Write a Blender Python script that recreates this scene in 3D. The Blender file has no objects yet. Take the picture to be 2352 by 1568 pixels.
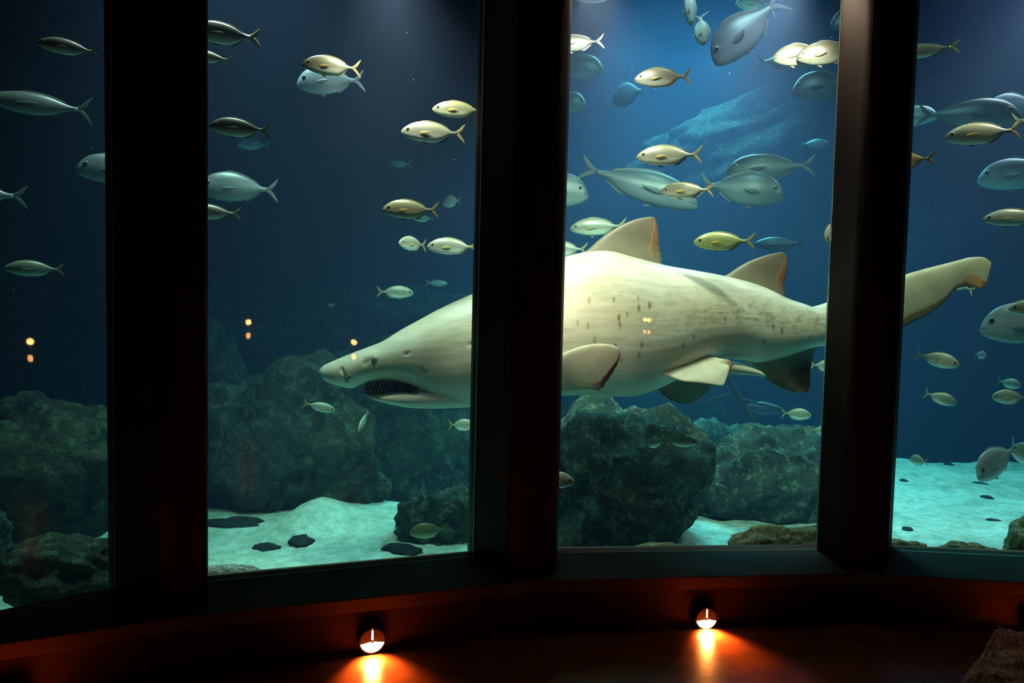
import bpy, bmesh, math, random
from mathutils import Vector, Matrix, noise
C = bpy.context.scene.collection
S = bpy.context.scene
R = math.radians
random.seed(7)

# ------------------------------------------------------------------ camera
FPX, CX, CY = 1600.0, 1176.0, 784.0
CAMZ, PITCH, ROLL = 1.25, R(3.0), R(1.29)
fwd0 = Vector((0, math.cos(PITCH), -math.sin(PITCH)))
up0 = Vector((0, math.sin(PITCH), math.cos(PITCH)))
rt0 = Vector((1, 0, 0))
up = (up0 * math.cos(ROLL) - rt0 * math.sin(ROLL)).normalized()
rt = (rt0 * math.cos(ROLL) + up0 * math.sin(ROLL)).normalized()
cam_d = bpy.data.cameras.new('camera')
cam = bpy.data.objects.new('camera', cam_d)
C.objects.link(cam)
EYE = Vector((0, 0, CAMZ))
m = Matrix((rt, up, -fwd0)).transposed().to_4x4()
m.translation = EYE
cam.matrix_world = m
cam_d.sensor_width = 36
cam_d.lens = FPX / 2352 * 36
cam_d.clip_start = 0.02
cam_d.clip_end = 200
S.camera = cam

# ------------------------------------------------------------------ world, exposure, lamps and one added fill light over the tank
w = bpy.data.worlds.new('world')
S.world = w
w.use_nodes = True
w.node_tree.nodes['Background'].inputs[0].default_value = (0, 0, 0, 1)
w.node_tree.nodes['Background'].inputs[1].default_value = 0
S.view_settings.view_transform = 'Standard'
S.view_settings.look = 'None'
S.view_settings.exposure = 0.0
S.view_settings.gamma = 1
S.view_settings.use_curve_mapping = False
S.cycles.volume_bounces = 0
S.cycles.max_bounces = 6
S.cycles.diffuse_bounces = 2
S.cycles.glossy_bounces = 3
S.cycles.transparent_max_bounces = 16
S.cycles.sample_clamp_indirect = 4.0

def area(name, loc, aim, size, power, col, size_y=None, spread=180):
    d = bpy.data.lights.new(name, 'AREA')
    d.shape = 'RECTANGLE' if size_y else 'DISK'
    d.size = size
    if size_y: d.size_y = size_y
    d.energy = power
    d.color = col
    d.spread = R(spread)
    o = bpy.data.objects.new(name, d)
    C.objects.link(o)
    o.location = loc
    o.rotation_euler = (Vector(aim) - Vector(loc)).to_track_quat('-Z', 'Y').to_euler()
    return o

TOP = 4.3                                     # water surface
WARM = (1.0, 0.80, 0.60)
area('tank_lamp_shark', (0.32, 2.99, 2.66), (0.40, 4.30, 1.25), 0.16, 26, WARM, spread=92)
area('tank_lamp_behind_pillar', (0.16, 2.98, 1.42), (0.42, 3.60, 1.22), 0.10, 9, WARM, spread=160)
area('tank_lamp_flank', (1.15, 3.03, 2.68), (1.25, 4.40, 1.25), 0.16, 32, WARM, spread=92)
area('tank_lamp_head', (-0.55, 2.88, 2.68), (-0.45, 4.20, 1.1), 0.16, 15, WARM, spread=92)
area('tank_lamp_tail', (2.45, 3.15, 2.8), (2.3, 4.40, 1.3), 0.16, 11, WARM, spread=92)
area('tank_fill_upper', (1.1, 3.35, 4.1), (1.3, 5.0, 2.1), 0.5, 22, (0.85, 0.94, 0.95), spread=125)  # added fill light, brightens the upper fish and the rocks by the glass
area('tank_lamp_blue', (1.7, 7.2, 4.2), (1.7, 7.2, 0), 1.6, 350, (0.48, 0.82, 1.0), size_y=2.5, spread=120)
area('tank_lamp_sand', (4.2, 5.2, 4.2), (4.0, 5.2, 0), 1.5, 112, (1.0, 0.64, 0.76), size_y=1.5, spread=110)
area('tank_lamp_left', (-1.3, 3.6, 4.1), (-1.4, 3.7, 0), 0.8, 44, (1.0, 0.86, 0.78), size_y=0.8, spread=74)

# ------------------------------------------------------------------ ray helpers (read a point of the place from the photograph)
def ray(px, py):
    return (fwd0 * FPX + rt * (px - CX) - up * (py - CY)).normalized()
def on_z(px, py, z):
    d = ray(px, py); return EYE + d * ((z - CAMZ) / d.z)
def on_y(px, py, y):
    d = ray(px, py); return EYE + d * (y / d.y)

SILL = 0.20
GL = [(on_z(0, 1413, SILL), on_z(266, 1360, SILL)), (on_z(478, 1336, SILL), on_z(1088, 1278, SILL)),
      (on_z(1280, 1270, SILL), on_z(1876, 1262, SILL)), (on_z(2047, 1264, SILL), on_z(2352, 1278, SILL))]
def stretch(a, b, ta, tb):
    d = (b - a).normalized(); return a - d * ta, b + d * tb
GL[0] = stretch(*GL[0], 0.85, 0)
GL[3] = stretch(*GL[3], 0, 0.65)
def pane_of(px):
    return 0 if px < 370 else 1 if px < 1190 else 2 if px < 1985 else 3
def beyond(px, py, w):
    """point on the view ray, w metres of water behind the pane it passes"""
    a, b = GL[pane_of(px)]
    n = Vector((-(b - a).y, (b - a).x, 0)).normalized()
    d = ray(px, py)
    t = (a - EYE).dot(n) / d.dot(n)
    return EYE + d * t + Vector((d.x, d.y, d.z)) * w
def depth(p):
    return (p - EYE).dot(fwd0)

# ------------------------------------------------------------------ materials
def mat(name):
    m = bpy.data.materials.new(name); m.use_nodes = True
    nt = m.node_tree; nt.nodes.clear()
    out = nt.nodes.new('ShaderNodeOutputMaterial')
    return m, nt, out
def N(nt, t, **k):
    n = nt.nodes.new('ShaderNode' + t)
    for a, v in k.items():
        if a.startswith('i_'): n.inputs[a[2:].replace('_', ' ')].default_value = v
        else: setattr(n, a, v)
    return n
def ramp(nt, fac, stops, interp='LINEAR'):
    r = nt.nodes.new('ShaderNodeValToRGB'); r.color_ramp.interpolation = interp
    e = r.color_ramp.elements
    while len(e) < len(stops): e.new(0.5)
    for k, (p, c) in enumerate(stops):
        e[k].position = p; e[k].color = (*c, 1)
    nt.links.new(fac, r.inputs[0]); return r.outputs[0]
def mix(nt, f, a, b, mode='MIX'):
    n = nt.nodes.new('ShaderNodeMix'); n.data_type = 'RGBA'; n.blend_type = mode
    for k, v in ((0, f), (6, a), (7, b)):
        if hasattr(v, 'links'): nt.links.new(v, n.inputs[k])
        else: n.inputs[k].default_value = v if k == 0 else (*v, 1)
    return n.outputs[2]
def noise_t(nt, vec, scale, detail=4, rough=0.55, dist=0):
    n = nt.nodes.new('ShaderNodeTexNoise')
    n.inputs['Scale'].default_value = scale; n.inputs['Detail'].default_value = detail
    n.inputs['Roughness'].default_value = rough; n.inputs['Distortion'].default_value = dist
    if vec: nt.links.new(vec, n.inputs['Vector'])
    return n.outputs[0]
def coords(nt, kind='Object', scale=(1, 1, 1), rot=(0, 0, 0)):
    t = nt.nodes.new('ShaderNodeTexCoord'); mp = nt.nodes.new('ShaderNodeMapping')
    mp.inputs['Scale'].default_value = scale; mp.inputs['Rotation'].default_value = rot
    nt.links.new(t.outputs[kind], mp.inputs[0]); return mp.outputs[0]
def bsdf(nt, out, col, rough=0.6, spec=0.4, bump=None, bstr=0.3, bdist=0.01, metal=0.0, sss=0):
    b = nt.nodes.new('ShaderNodeBsdfPrincipled')
    for k, v in (('Base Color', col), ('Roughness', rough), ('Specular IOR Level', spec), ('Metallic', metal)):
        if hasattr(v, 'links'): nt.links.new(v, b.inputs[k])
        else: b.inputs[k].default_value = (*v, 1) if k == 'Base Color' else v
    if bump is not None:
        bp = nt.nodes.new('ShaderNodeBump'); bp.inputs['Strength'].default_value = bstr; bp.inputs['Distance'].default_value = bdist
        nt.links.new(bump, bp.inputs['Height']); nt.links.new(bp.outputs[0], b.inputs['Normal'])
    nt.links.new(b.outputs[0], out.inputs[0]); return b
def plain(name, col, rough=0.6, spec=0.4, var=0.15, scale=6, bstr=0.1, metal=0):
    m, nt, out = mat(name)
    v = coords(nt); n = noise_t(nt, v, scale)
    c = ramp(nt, n, [(0.3, tuple(x * (1 - var) for x in col)), (0.7, tuple(min(1, x * (1 + var)) for x in col))])
    bsdf(nt, out, c, rough, spec, n, bstr, 0.005, metal); return m
def emit(name, col, strength):
    m, nt, out = mat(name)
    e = nt.nodes.new('ShaderNodeEmission'); e.inputs[0].default_value = (*col, 1); e.inputs[1].default_value = strength
    nt.links.new(e.outputs[0], out.inputs[0]); return m

M = {}
M['frame'] = plain('dark_painted_steel', (0.028, 0.020, 0.013), 0.6, 0.15, 0.1)
M['ledge'] = plain('dark_ledge_board', (0.12, 0.080, 0.050), 0.55, 0.25, 0.12, 3)
M['kick'] = plain('dark_red_brown_panel', (0.045, 0.018, 0.011), 0.6, 0.25, 0.15, 4)
M['hall'] = plain('dark_hall_wall', (0.02, 0.018, 0.018), 0.8, 0.2)
M['tankwall'] = plain('rendered_tank_wall', (0.05, 0.09, 0.12), 0.9, 0.1, 0.4, 0.6, 0.3)
# hall floor: polished dark red-brown boards
m_, nt, out = mat('polished_floor'); M['floor'] = m_
v = coords(nt, 'Object', (1, 1, 1)); n1 = noise_t(nt, v, 9, 5); n2 = noise_t(nt, v, 60, 3)
c = ramp(nt, n1, [(0.3, (0.17, 0.045, 0.02)), (0.7, (0.30, 0.08, 0.03))])
rr = N(nt, 'MapRange'); rr.inputs[3].default_value = 0.16; rr.inputs[4].default_value = 0.30
nt.links.new(n2, rr.inputs[0])
bsdf(nt, out, c, rr.outputs[0], 0.5, n1, 0.05, 0.004)
# acrylic
m_, nt, out = mat('clear_acrylic'); M['glass'] = m_
tr = N(nt, 'BsdfTransparent'); tr.inputs[0].default_value = (0.97, 0.99, 0.98, 1)
gl = N(nt, 'BsdfGlossy'); gl.inputs['Roughness'].default_value = 0.015
fr = N(nt, 'Fresnel'); fr.inputs[0].default_value = 1.33
mx = N(nt, 'MixShader')
nt.links.new(fr.outputs[0], mx.inputs[0]); nt.links.new(tr.outputs[0], mx.inputs[1]); nt.links.new(gl.outputs[0], mx.inputs[2])
nt.links.new(mx.outputs[0], out.inputs[0])
M['pane_edge'] = plain('bright_acrylic_edge', (0.35, 0.45, 0.42), 0.3, 0.6)
# water: absorption + scatter
m_, nt, out = mat('tank_water'); M['water'] = m_
ab = N(nt, 'VolumeAbsorption'); sc_ = N(nt, 'VolumeScatter'); ad = N(nt, 'AddShader')
SIG_A = (0.30, 0.085, 0.085); SIG_S = (0.010, 0.017, 0.035)
ma = max(SIG_A) / 0.99
ab.inputs['Color'].default_value = (*[1 - s / ma for s in SIG_A], 1); ab.inputs['Density'].default_value = ma
ms = max(SIG_S)
sc_.inputs['Color'].default_value = (*[s / ms for s in SIG_S], 1); sc_.inputs['Density'].default_value = ms
sc_.inputs['Anisotropy'].default_value = 0.0
nt.links.new(ab.outputs[0], ad.inputs[0]); nt.links.new(sc_.outputs[0], ad.inputs[1]); nt.links.new(ad.outputs[0], out.inputs['Volume'])
# sand
m_, nt, out = mat('pale_sand'); M['sand'] = m_
v = coords(nt); n1 = noise_t(nt, v, 3.0, 5, 0.6); n2 = noise_t(nt, v, 45, 3, 0.7); n3 = noise_t(nt, v, 12, 4, 0.65)
c = ramp(nt, n1, [(0.3, (0.50, 0.53, 0.45)), (0.65, (0.80, 0.82, 0.74))])
c = mix(nt, 0.5, c, ramp(nt, n3, [(0.35, (0.45, 0.48, 0.42)), (0.6, (0.95, 0.95, 0.88))]), 'MULTIPLY')
c = mix(nt, 0.35, c, ramp(nt, n2, [(0.35, (0.4, 0.42, 0.38)), (0.55, (1, 1, 1))]), 'MULTIPLY')
bsdf(nt, out, c, 0.95, 0.1, n3, 0.7, 0.03)
# rocks
def rockmat(name, dark, lite, moss, mossamt, scale=3.0):
    m, nt, out = mat(name)
    v = coords(nt); n1 = noise_t(nt, v, scale, 8, 0.68, 0.4); n2 = noise_t(nt, v, scale * 4, 7, 0.75, 0.5); n3 = noise_t(nt, v, scale * 18, 3, 0.7)
    c = ramp(nt, n1, [(0.35, dark), (0.7, lite)])
    f = ramp(nt, n2, [(0.58 - mossamt, (0, 0, 0)), (0.76 - mossamt, (1, 1, 1))])
    c = mix(nt, f, c, moss)
    c = mix(nt, 0.6, c, ramp(nt, n3, [(0.3, (0.45, 0.45, 0.45)), (0.65, (1.3, 1.3, 1.3))]), 'MULTIPLY')
    add = N(nt, 'Math'); nt.links.new(n2, add.inputs[0]); nt.links.new(n3, add.inputs[1])
    bsdf(nt, out, c, 0.9, 0.2, add.outputs[0], 0.8, 0.03); return m
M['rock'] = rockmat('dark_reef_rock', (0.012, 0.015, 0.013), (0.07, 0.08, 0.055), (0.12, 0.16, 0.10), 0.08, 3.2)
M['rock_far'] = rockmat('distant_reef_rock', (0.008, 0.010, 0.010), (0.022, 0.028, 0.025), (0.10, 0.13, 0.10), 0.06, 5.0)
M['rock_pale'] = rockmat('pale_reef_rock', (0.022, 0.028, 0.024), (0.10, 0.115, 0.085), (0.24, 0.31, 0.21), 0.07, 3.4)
M['moss'] = rockmat('mossy_shell_rock', (0.22, 0.20, 0.08), (0.60, 0.55, 0.24), (0.95, 0.95, 0.75), 0.10, 11)
M['stone'] = rockmat('dark_stone', (0.03, 0.035, 0.035), (0.07, 0.08, 0.07), (0.1, 0.12, 0.1), 0.0, 8)
M['white_rock'] = rockmat('bleached_rock', (0.55, 0.55, 0.48), (0.8, 0.8, 0.72), (0.9, 0.9, 0.85), 0.05, 3)
M['wood'] = rockmat('sunken_wood', (0.03, 0.035, 0.03), (0.07, 0.08, 0.06), (0.12, 0.15, 0.1), 0.05, 6)

# ------------------------------------------------------------------ mesh helpers
def link(name, me, m=None, parent=None, smooth=True):
    o = bpy.data.objects.new(name, me); C.objects.link(o)
    if m:
        me.materials.clear(); me.materials.append(m)
    if smooth:
        for p in me.polygons: p.use_smooth = True
    if parent: o.parent = parent
    return o
def from_bm(name, bm, m=None, parent=None, smooth=True):
    me = bpy.data.meshes.new(name); bmesh.ops.recalc_face_normals(bm, faces=bm.faces)
    bm.to_mesh(me); bm.free(); return link(name, me, m, parent, smooth)
def tag(o, label=None, cat=None, group=None, kind=None):
    if label: o['label'] = label
    if cat: o['category'] = cat
    if group: o['group'] = group
    if kind: o['kind'] = kind
    return o
def prism(bm, pts, z0, z1):
    a = [bm.verts.new((p[0], p[1], z0)) for p in pts]; b = [bm.verts.new((p[0], p[1], z1)) for p in pts]
    n = len(pts)
    bm.faces.new(a[::-1]); bm.faces.new(b)
    for i in range(n): bm.faces.new((a[i], a[(i + 1) % n], b[(i + 1) % n], b[i]))
def struct(name, pts, z0, z1, m, bevel=0):
    bm = bmesh.new(); prism(bm, pts, z0, z1)
    if bevel:
        es = [e for e in bm.edges if abs(e.verts[0].co.z - e.verts[1].co.z) > 0.01] if bevel > 0.01 else list(bm.edges)
        bmesh.ops.bevel(bm, geom=es, offset=bevel, segments=5, affect='EDGES', profile=0.5)
    o = from_bm(name, bm, m, smooth=False); o['kind'] = 'structure'; return o
def box(bm, c, s, rot=None):
    r = bmesh.ops.create_cube(bm, size=1)
    for v in r['verts']:
        p = Vector((v.co.x * s[0], v.co.y * s[1], v.co.z * s[2]))
        if rot: p = rot @ p
        v.co = p + Vector(c)
def tube(bm, pts, rads, seg=8, cap=True):
    rings = []
    for i, p in enumerate(pts):
        d = (pts[min(i + 1, len(pts) - 1)] - pts[max(i - 1, 0)]).normalized()
        a = d.orthogonal().normalized() if i == 0 else (prev - d * prev.dot(d)).normalized()
        prev = a; b = d.cross(a)
        rings.append([bm.verts.new(p + (a * math.cos(t) + b * math.sin(t)) * rads[i]) for t in [2 * math.pi * k / seg for k in range(seg)]])
    for r0, r1 in zip(rings, rings[1:]):
        for k in range(seg): bm.faces.new((r0[k], r0[(k + 1) % seg], r1[(k + 1) % seg], r1[k]))
    if cap:
        bm.faces.new(rings[0][::-1]); bm.faces.new(rings[-1])

# ------------------------------------------------------------------ window wall
O = [on_z(-620, 1572, SILL), on_z(448, 1412, SILL), on_z(1245, 1332, SILL), on_z(1961, 1316, SILL), on_z(2352, 1337, SILL)]
O[4] = O[4] + (O[4] - O[3]).normalized() * 0.85
def inset(a, b, d):            # shift a line towards the tank
    n = Vector((-(b - a).y, (b - a).x, 0)).normalized(); return a + n * d, b + n * d
mid = lambda a, b: (a + b) / 2
Gmid = [GL[0][0], mid(GL[0][1], GL[1][0]), mid(GL[1][1], GL[2][0]), mid(GL[2][1], GL[3][0]), GL[3][1]]
def vn(k):                      # outward (towards tank) direction at an outer vertex
    return (Gmid[k] - O[k]).normalized()
for k in range(4):
    a, b = O[k], O[k + 1]
    back = 0.10
    pts = [a, b, b + vn(k + 1) * ((Gmid[k + 1] - b).length + back)]
    if k < 3: pts.append(GL[k][1] + vn(k + 1) * back)
    pts += [GL[k][0] + vn(k) * back, a + vn(k) * ((Gmid[k] - a).length + back)] if k > 0 else [GL[k][0] + vn(k) * back]
    pts = [a, b, Gmid[k + 1] + vn(k + 1) * back, Gmid[k] + vn(k) * back]
    struct('trim_%d' % (k + 1), pts, 0.150, SILL, M['ledge'], 0.004)
    # kick wall under the ledge
    i0, i1 = a + vn(k) * 0.03, b + vn(k + 1) * 0.03
    struct('wall_kick', [i0, i1, Gmid[k + 1] + vn(k + 1) * 0.08, Gmid[k] + vn(k) * 0.08], -0.02, 0.152, M['kick'])
    # glass
    g0, g1 = GL[k]
    g0e, g1e = stretch(g0, g1, 0.03, 0.03)
    h0, h1 = inset(g0e, g1e, 0.06)
    g = struct('window_%d' % (k + 1), [g0e, g1e, h1, h0], SILL - 0.01, 2.95, M['glass'])
# backlit acrylic edge seen as a hairline along the openings
m_, nt, out = mat('bright_acrylic_edge'); M['pane_edge'] = m_
tl = N(nt, 'BsdfTranslucent'); tl.inputs[0].default_value = (0.8, 0.85, 0.75, 1); nt.links.new(tl.outputs[0], out.inputs[0])
for k in range(4):
    g0, g1 = GL[k]; h0, h1 = inset(g0, g1, 0.0015); t_ = (h1 - h0).normalized()
    for nm, a, b, z0, z1 in (('bottom', h0, h1, SILL - .002, SILL + .0035), ('side', h1 - t_ * .004, h1 - t_ * .0005, SILL, 2.9)):
        a2, b2 = inset(a, b, 0.002); bm = bmesh.new(); prism(bm, [a, b, b2, a2], z0, z1)
        o = from_bm('pane_edge', bm, M['pane_edge'], bpy.data.objects['window_%d' % (k + 1)], smooth=False); o['label'] = 'thin bright edge line'
# pillars
PIL = [None, (1, on_z(375, 1410, SILL), on_z(477, 1394, SILL)), (2, on_z(1172, 1331, SILL), on_z(1274, 1323, SILL)), (3, on_z(1940, 1309, SILL), on_z(2036, 1311, SILL))]
for k, A, B in PIL[1:]:
    ga, gb = GL[k - 1][1], GL[k][0]
    n = vn(k)
    pts = [ga, A, B, gb, gb + n * 0.09, ga + n * 0.09]
    bm = bmesh.new(); prism(bm, pts, SILL - 0.002, 2.95)
    es = [e for e in bm.edges if abs(e.verts[0].co.z - e.verts[1].co.z) > 0.01 and any((e.verts[0].co.xy - q.xy).length < 0.001 for q in (A, B))]
    bmesh.ops.bevel(bm, geom=es, offset=0.045, segments=6, affect='EDGES', profile=0.5)
    o = from_bm('window_pillar', bm, M['frame'], smooth=False)
    tag(o, ['', 'broad dark pillar left of the window with the shark snout', 'dark pillar crossing the shark body behind its head', 'narrow dark pillar in front of the shark tail'][k], 'pillar', 'pillars between the tank windows')
# end walls left and right of the glazing, lintel, hall
zt = 2.95
e0, e4 = O[0], O[4]
struct('lintel', [O[0], O[1], O[2], O[3], O[4]] + [Gmid[k] + vn(k) * 0.1 for k in (4, 3, 2, 1, 0)], 2.75, 3.3, M['frame']).name = 'trim_5'
XL, XR, YB = -9.0, 9.0, -48.0
struct('wall_left', [(GL[0][0].x + 0.02, GL[0][0].y - 0.02), (GL[0][0].x + .1, GL[0][0].y + 0.12), (XL - .2, GL[0][0].y - 1.6 + .3), (XL - .2, GL[0][0].y - 1.6)], -0.02, 3.3, M['hall'])
struct('wall_right', [(GL[3][1].x - 0.02, GL[3][1].y - 0.02), (XR + .2, GL[3][1].y - 1.0), (XR + .2, GL[3][1].y - .8), (GL[3][1].x, GL[3][1].y + 0.12)], -0.02, 3.3, M['hall'])
struct('wall_rear', [(-30, YB - .2), (30, YB - .2), (30, YB), (-30, YB)], -0.02, 3.4, M['hall'])
fl = [(-30, YB - .2), (30, YB - .2), (30, 2.2), (GL[3][1].x, GL[3][1].y)] + [(Gmid[k].x, Gmid[k].y) for k in (3, 2, 1)] + [(GL[0][0].x, GL[0][0].y), (-30, -1)]
struct('floor', fl, -0.10, 0.0, M['floor'])
struct('ceiling', [(-30, YB - .2), (30, YB - .2), (30, 2.9), (-30, 2.9)], 3.3, 3.4, M['hall'])

# ------------------------------------------------------------------ tank shell and water
front = [GL[0][0], GL[0][1], GL[1][0], GL[1][1], GL[2][0], GL[2][1], GL[3][0], GL[3][1]]
front = []
for k in range(4):
    h0, h1 = inset(*GL[k], 0.063); front += [h0, h1]
TX0, TX1, TY1, TZ0 = -7.0, 9.0, 13.0, -3.0
struct('wall_tank_back', [(TX0, TY1), (TX1, TY1), (TX1, TY1 + .3), (TX0, TY1 + .3)], TZ0, TOP + .3, M['tankwall'])
struct('wall_tank_left', [(TX0 - .3, front[0].y - 2), (TX0, front[0].y - 2), (TX0, TY1), (TX0 - .3, TY1)], TZ0, TOP + .3, M['tankwall'])
struct('wall_tank_right', [(TX1, front[-1].y - 2), (TX1 + .3, front[-1].y - 2), (TX1 + .3, TY1), (TX1, TY1)], TZ0, TOP + .3, M['tankwall'])
def arc_front(off):
    return [Vector((TX0, GL[0][0].y - .4, 0))] + [Vector((p.x, p.y, 0)) for p in front] + [Vector((TX1, GL[3][1].y - .2, 0))]
wp = arc_front(0) + [Vector((TX1 - .01, TY1 - .01, 0)), Vector((TX0 + .01, TY1 - .01, 0))]
bm = bmesh.new(); prism(bm, [(p.x, p.y) for p in wp], TZ0 + .01, TOP)
bmesh.ops.triangulate(bm, faces=bm.faces)
o = from_bm('water', bm, M['water'], smooth=False)
tag(o, 'clear blue green water filling the tank behind the windows', 'water', kind='structure')

# sand
def sand_h(x, y):
    n = noise.fractal(Vector((x * 0.9, y * 0.9, 3.1)), 1.0, 2.0, 4)
    n2 = noise.fractal(Vector((x * 4, y * 4, 9.1)), 0.9, 2.0, 4)
    z = -0.26 + 0.05 * n + 0.014 * n2
    z += 0.13 * math.exp(-((x + 1.32) ** 2 / 0.03 + (y - 4.75) ** 2 / 0.12))
    far = 7.4 + 0.25 * math.sin(x * 1.1)
    if x < 1.2: far = 5.3 + 0.15 * math.sin(x * 3) + max(0, x) * 1.0
    if y > far: z -= 1.6 * min(1.5, (y - far)) ** 1.2
    return z
bm = bmesh.new(); NX, NY = 260, 200
x0, x1, y0, y1 = -6.9, 8.9, 1.2, 12.9
def fy(x):                      # sand starts at the glass foot
    for a, b in zip(front, front[1:]):
        if a.x <= x <= b.x: return a.y + (b.y - a.y) * (x - a.x) / max(1e-6, b.x - a.x) + 0.004
    return front[0].y - (front[0].x - x) * 0.6 if x < front[0].x else front[-1].y
vs = []
for j in range(NY + 1):
    row = []
    for i in range(NX + 1):
        x = x0 + (x1 - x0) * i / NX; f = fy(x); t = (j / NY) ** 1.5; y = f + (y1 - f) * t
        row.append(bm.verts.new((x, y, sand_h(x, y))))
    vs.append(row)
for j in range(NY):
    for i in range(NX): bm.faces.new((vs[j][i], vs[j][i + 1], vs[j + 1][i + 1], vs[j + 1][i]))
o = from_bm('sand_bed', bm, M['sand']); tag(o, 'pale rippled sand covering the tank bottom', 'sand', kind='structure')
# tank front below the windows is closed by the kick wall; a plinth carries it
struct('wall_tank_front', [(p.x, p.y - .0) for p in [Gmid[0], Gmid[1], Gmid[2], Gmid[3], Gmid[4]]] + [(Gmid[k].x + vn(k).x * .09, Gmid[k].y + vn(k).y * .09) for k in (4, 3, 2, 1, 0)], TZ0, SILL - 0.055, M['tankwall'])

# ------------------------------------------------------------------ rocks
def rock_mesh(seed, rough=0.32, sub=5, squash=0.0):
    bm = bmesh.new(); bmesh.ops.create_icosphere(bm, subdivisions=sub, radius=1)
    off = Vector((seed * 7.3, seed * 3.1, seed * 5.7))
    for v in bm.verts:
        d = v.co.normalized()
        f = 1 + rough * noise.fractal(d * 1.1 + off, 0.9, 2.0, 3) * 1.2
        f += rough * 0.45 * (0.5 - abs(noise.noise(d * 2.6 + off))) 
        f += rough * 0.28 * noise.fractal(d * 5 + off, 0.8, 2.1, 4)
        f -= rough * 0.35 * max(0, 0.25 - abs(noise.noise(d * 1.6 + off * 2)))
        v.co = d * f
    return bm
def rock(name, cx, cy, wpx, hpx, w, m, label, seed, cat='rock', group=None, rough=0.32, tilt=0, deep=0.8, sub=5, kind=None):
    c = beyond(cx, cy, w); D = depth(c)
    sx, sz = wpx / 2 * D / FPX, hpx / 2 * D / FPX
    bm = rock_mesh(seed, rough, sub)
    rm = Matrix.Rotation(R(-tilt), 3, 'Y')
    for v in bm.verts:
        v.co = rm @ Vector((v.co.x * sx, v.co.y * min(sx, sz) * deep, v.co.z * sz))
    o = from_bm(name, bm, m); o.location = c
    tag(o, label, cat, group, kind); return o
G1 = 'boulders of the reef'
rock('boulder', 640, 1040, 470, 420, 2.7, M['rock'], 'big dark boulder beneath the orange reflection, behind the sand crest', 1, group=G1, deep=.45)
rock('boulder', 930, 1030, 440, 460, 3.6, M['rock'], 'wide dark boulder directly under the shark snout and jaw', 2, group=G1, deep=.5)
rock('boulder', 1010, 1205, 190, 175, 1.75, M['rock_pale'], 'small mottled boulder beside the second pillar, behind the yellowish bream', 3, group=G1, deep=.7)
rock('boulder', 500, 930, 120, 340, 3.4, M['rock'], 'tall dark boulder at the right side of the broad pillar', 4, group=G1)
rock('boulder', 150, 1310, 320, 170, 0.75, M['rock'], 'low flat-topped boulder resting on sand in the leftmost window', 5, group=G1, rough=.22, deep=1.0)
rock('boulder', 110, 1090, 360, 330, 1.9, M['rock'], 'dark boulder rising above the flat-topped one in the leftmost window', 6, group=G1)
rock('boulder', -30, 1230, 90, 120, 1.2, M['rock_pale'], 'greenish boulder cut by the left edge of the photo', 16, group=G1, sub=4)
rock('boulder', 1400, 1105, 380, 380, 1.7, M['rock_pale'], 'large pitted boulder below the shark belly, right of the middle pillar', 7, group=G1, rough=.3)
rock('boulder', 1650, 1085, 300, 250, 3.8, M['rock_pale'], 'rounded pale boulder behind the two small bream under the claspers', 8, group=G1)
rock('boulder', 1780, 1110, 330, 250, 2.3, M['rock_pale'], 'broad arched boulder above the sand, beneath the shark anal fin', 9, group=G1, tilt=12, deep=.6)
rock('boulder', 1560, 1165, 200, 170, 2.9, M['rock'], 'dark boulder in the hollow below the arched boulder', 10, group=G1, deep=.4)
rock('boulder', 1890, 1080, 120, 240, 2.9, M['rock_pale'], 'turquoise-lit boulder just left of the right pillar', 11, group=G1, tilt=-30)
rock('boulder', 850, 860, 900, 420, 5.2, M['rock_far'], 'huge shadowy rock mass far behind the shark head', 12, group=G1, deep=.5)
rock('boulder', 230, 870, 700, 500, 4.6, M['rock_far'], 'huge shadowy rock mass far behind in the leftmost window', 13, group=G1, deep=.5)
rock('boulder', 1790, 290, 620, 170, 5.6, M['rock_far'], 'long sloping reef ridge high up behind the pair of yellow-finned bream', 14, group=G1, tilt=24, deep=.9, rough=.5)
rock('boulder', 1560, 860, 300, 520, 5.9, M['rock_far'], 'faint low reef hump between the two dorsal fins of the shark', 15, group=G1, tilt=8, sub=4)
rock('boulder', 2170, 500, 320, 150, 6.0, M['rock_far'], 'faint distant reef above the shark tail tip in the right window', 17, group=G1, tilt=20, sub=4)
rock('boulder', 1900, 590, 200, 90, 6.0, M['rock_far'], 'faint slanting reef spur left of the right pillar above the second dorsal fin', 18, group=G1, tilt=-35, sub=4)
G2 = 'mossy rocks at the foot of the glass'
rock('mossy_rock', 1512, 1285, 170, 74, 0.16, M['moss'], 'small golden mossy rock at the glass, below the dark hollow', 21, group=G2, deep=.6, rough=.2)
rock('mossy_rock', 1820, 1270, 250, 120, 0.16, M['moss'], 'largest golden mossy rock at the glass, beside the right pillar', 22, group=G2, deep=.5, rough=.22)
rock('mossy_rock', 2065, 1275, 130, 76, 0.16, M['moss'], 'mossy shelly rock at the glass, touching the right side of the right pillar', 23, group=G2, deep=.6, rough=.22)
rock('mossy_rock', 2216, 1282, 140, 74, 0.17, M['moss'], 'low mossy rock in the middle of the sand edge in the right window', 24, group=G2, deep=.6, rough=.22)
rock('mossy_rock', 2385, 1260, 150, 150, 0.22, M['moss'], 'rounded bristly brown rock cut by the right edge of the photo', 25, group=G2, deep=.6, rough=.15)
rock('mossy_rock', 1378, 1290, 85, 50, 0.16, M['moss'], 'tiny brownish mossy rock at the glass, left of the small golden one', 26, group=G2, deep=.6, rough=.2)
rock('white_rock', 525, 1335, 210, 78, 0.14, M['white_rock'], 'smooth white rock in the bottom left corner of the shark snout window', 27, deep=.6, rough=.15)
G3 = 'dark stones scattered on the sand'
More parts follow.
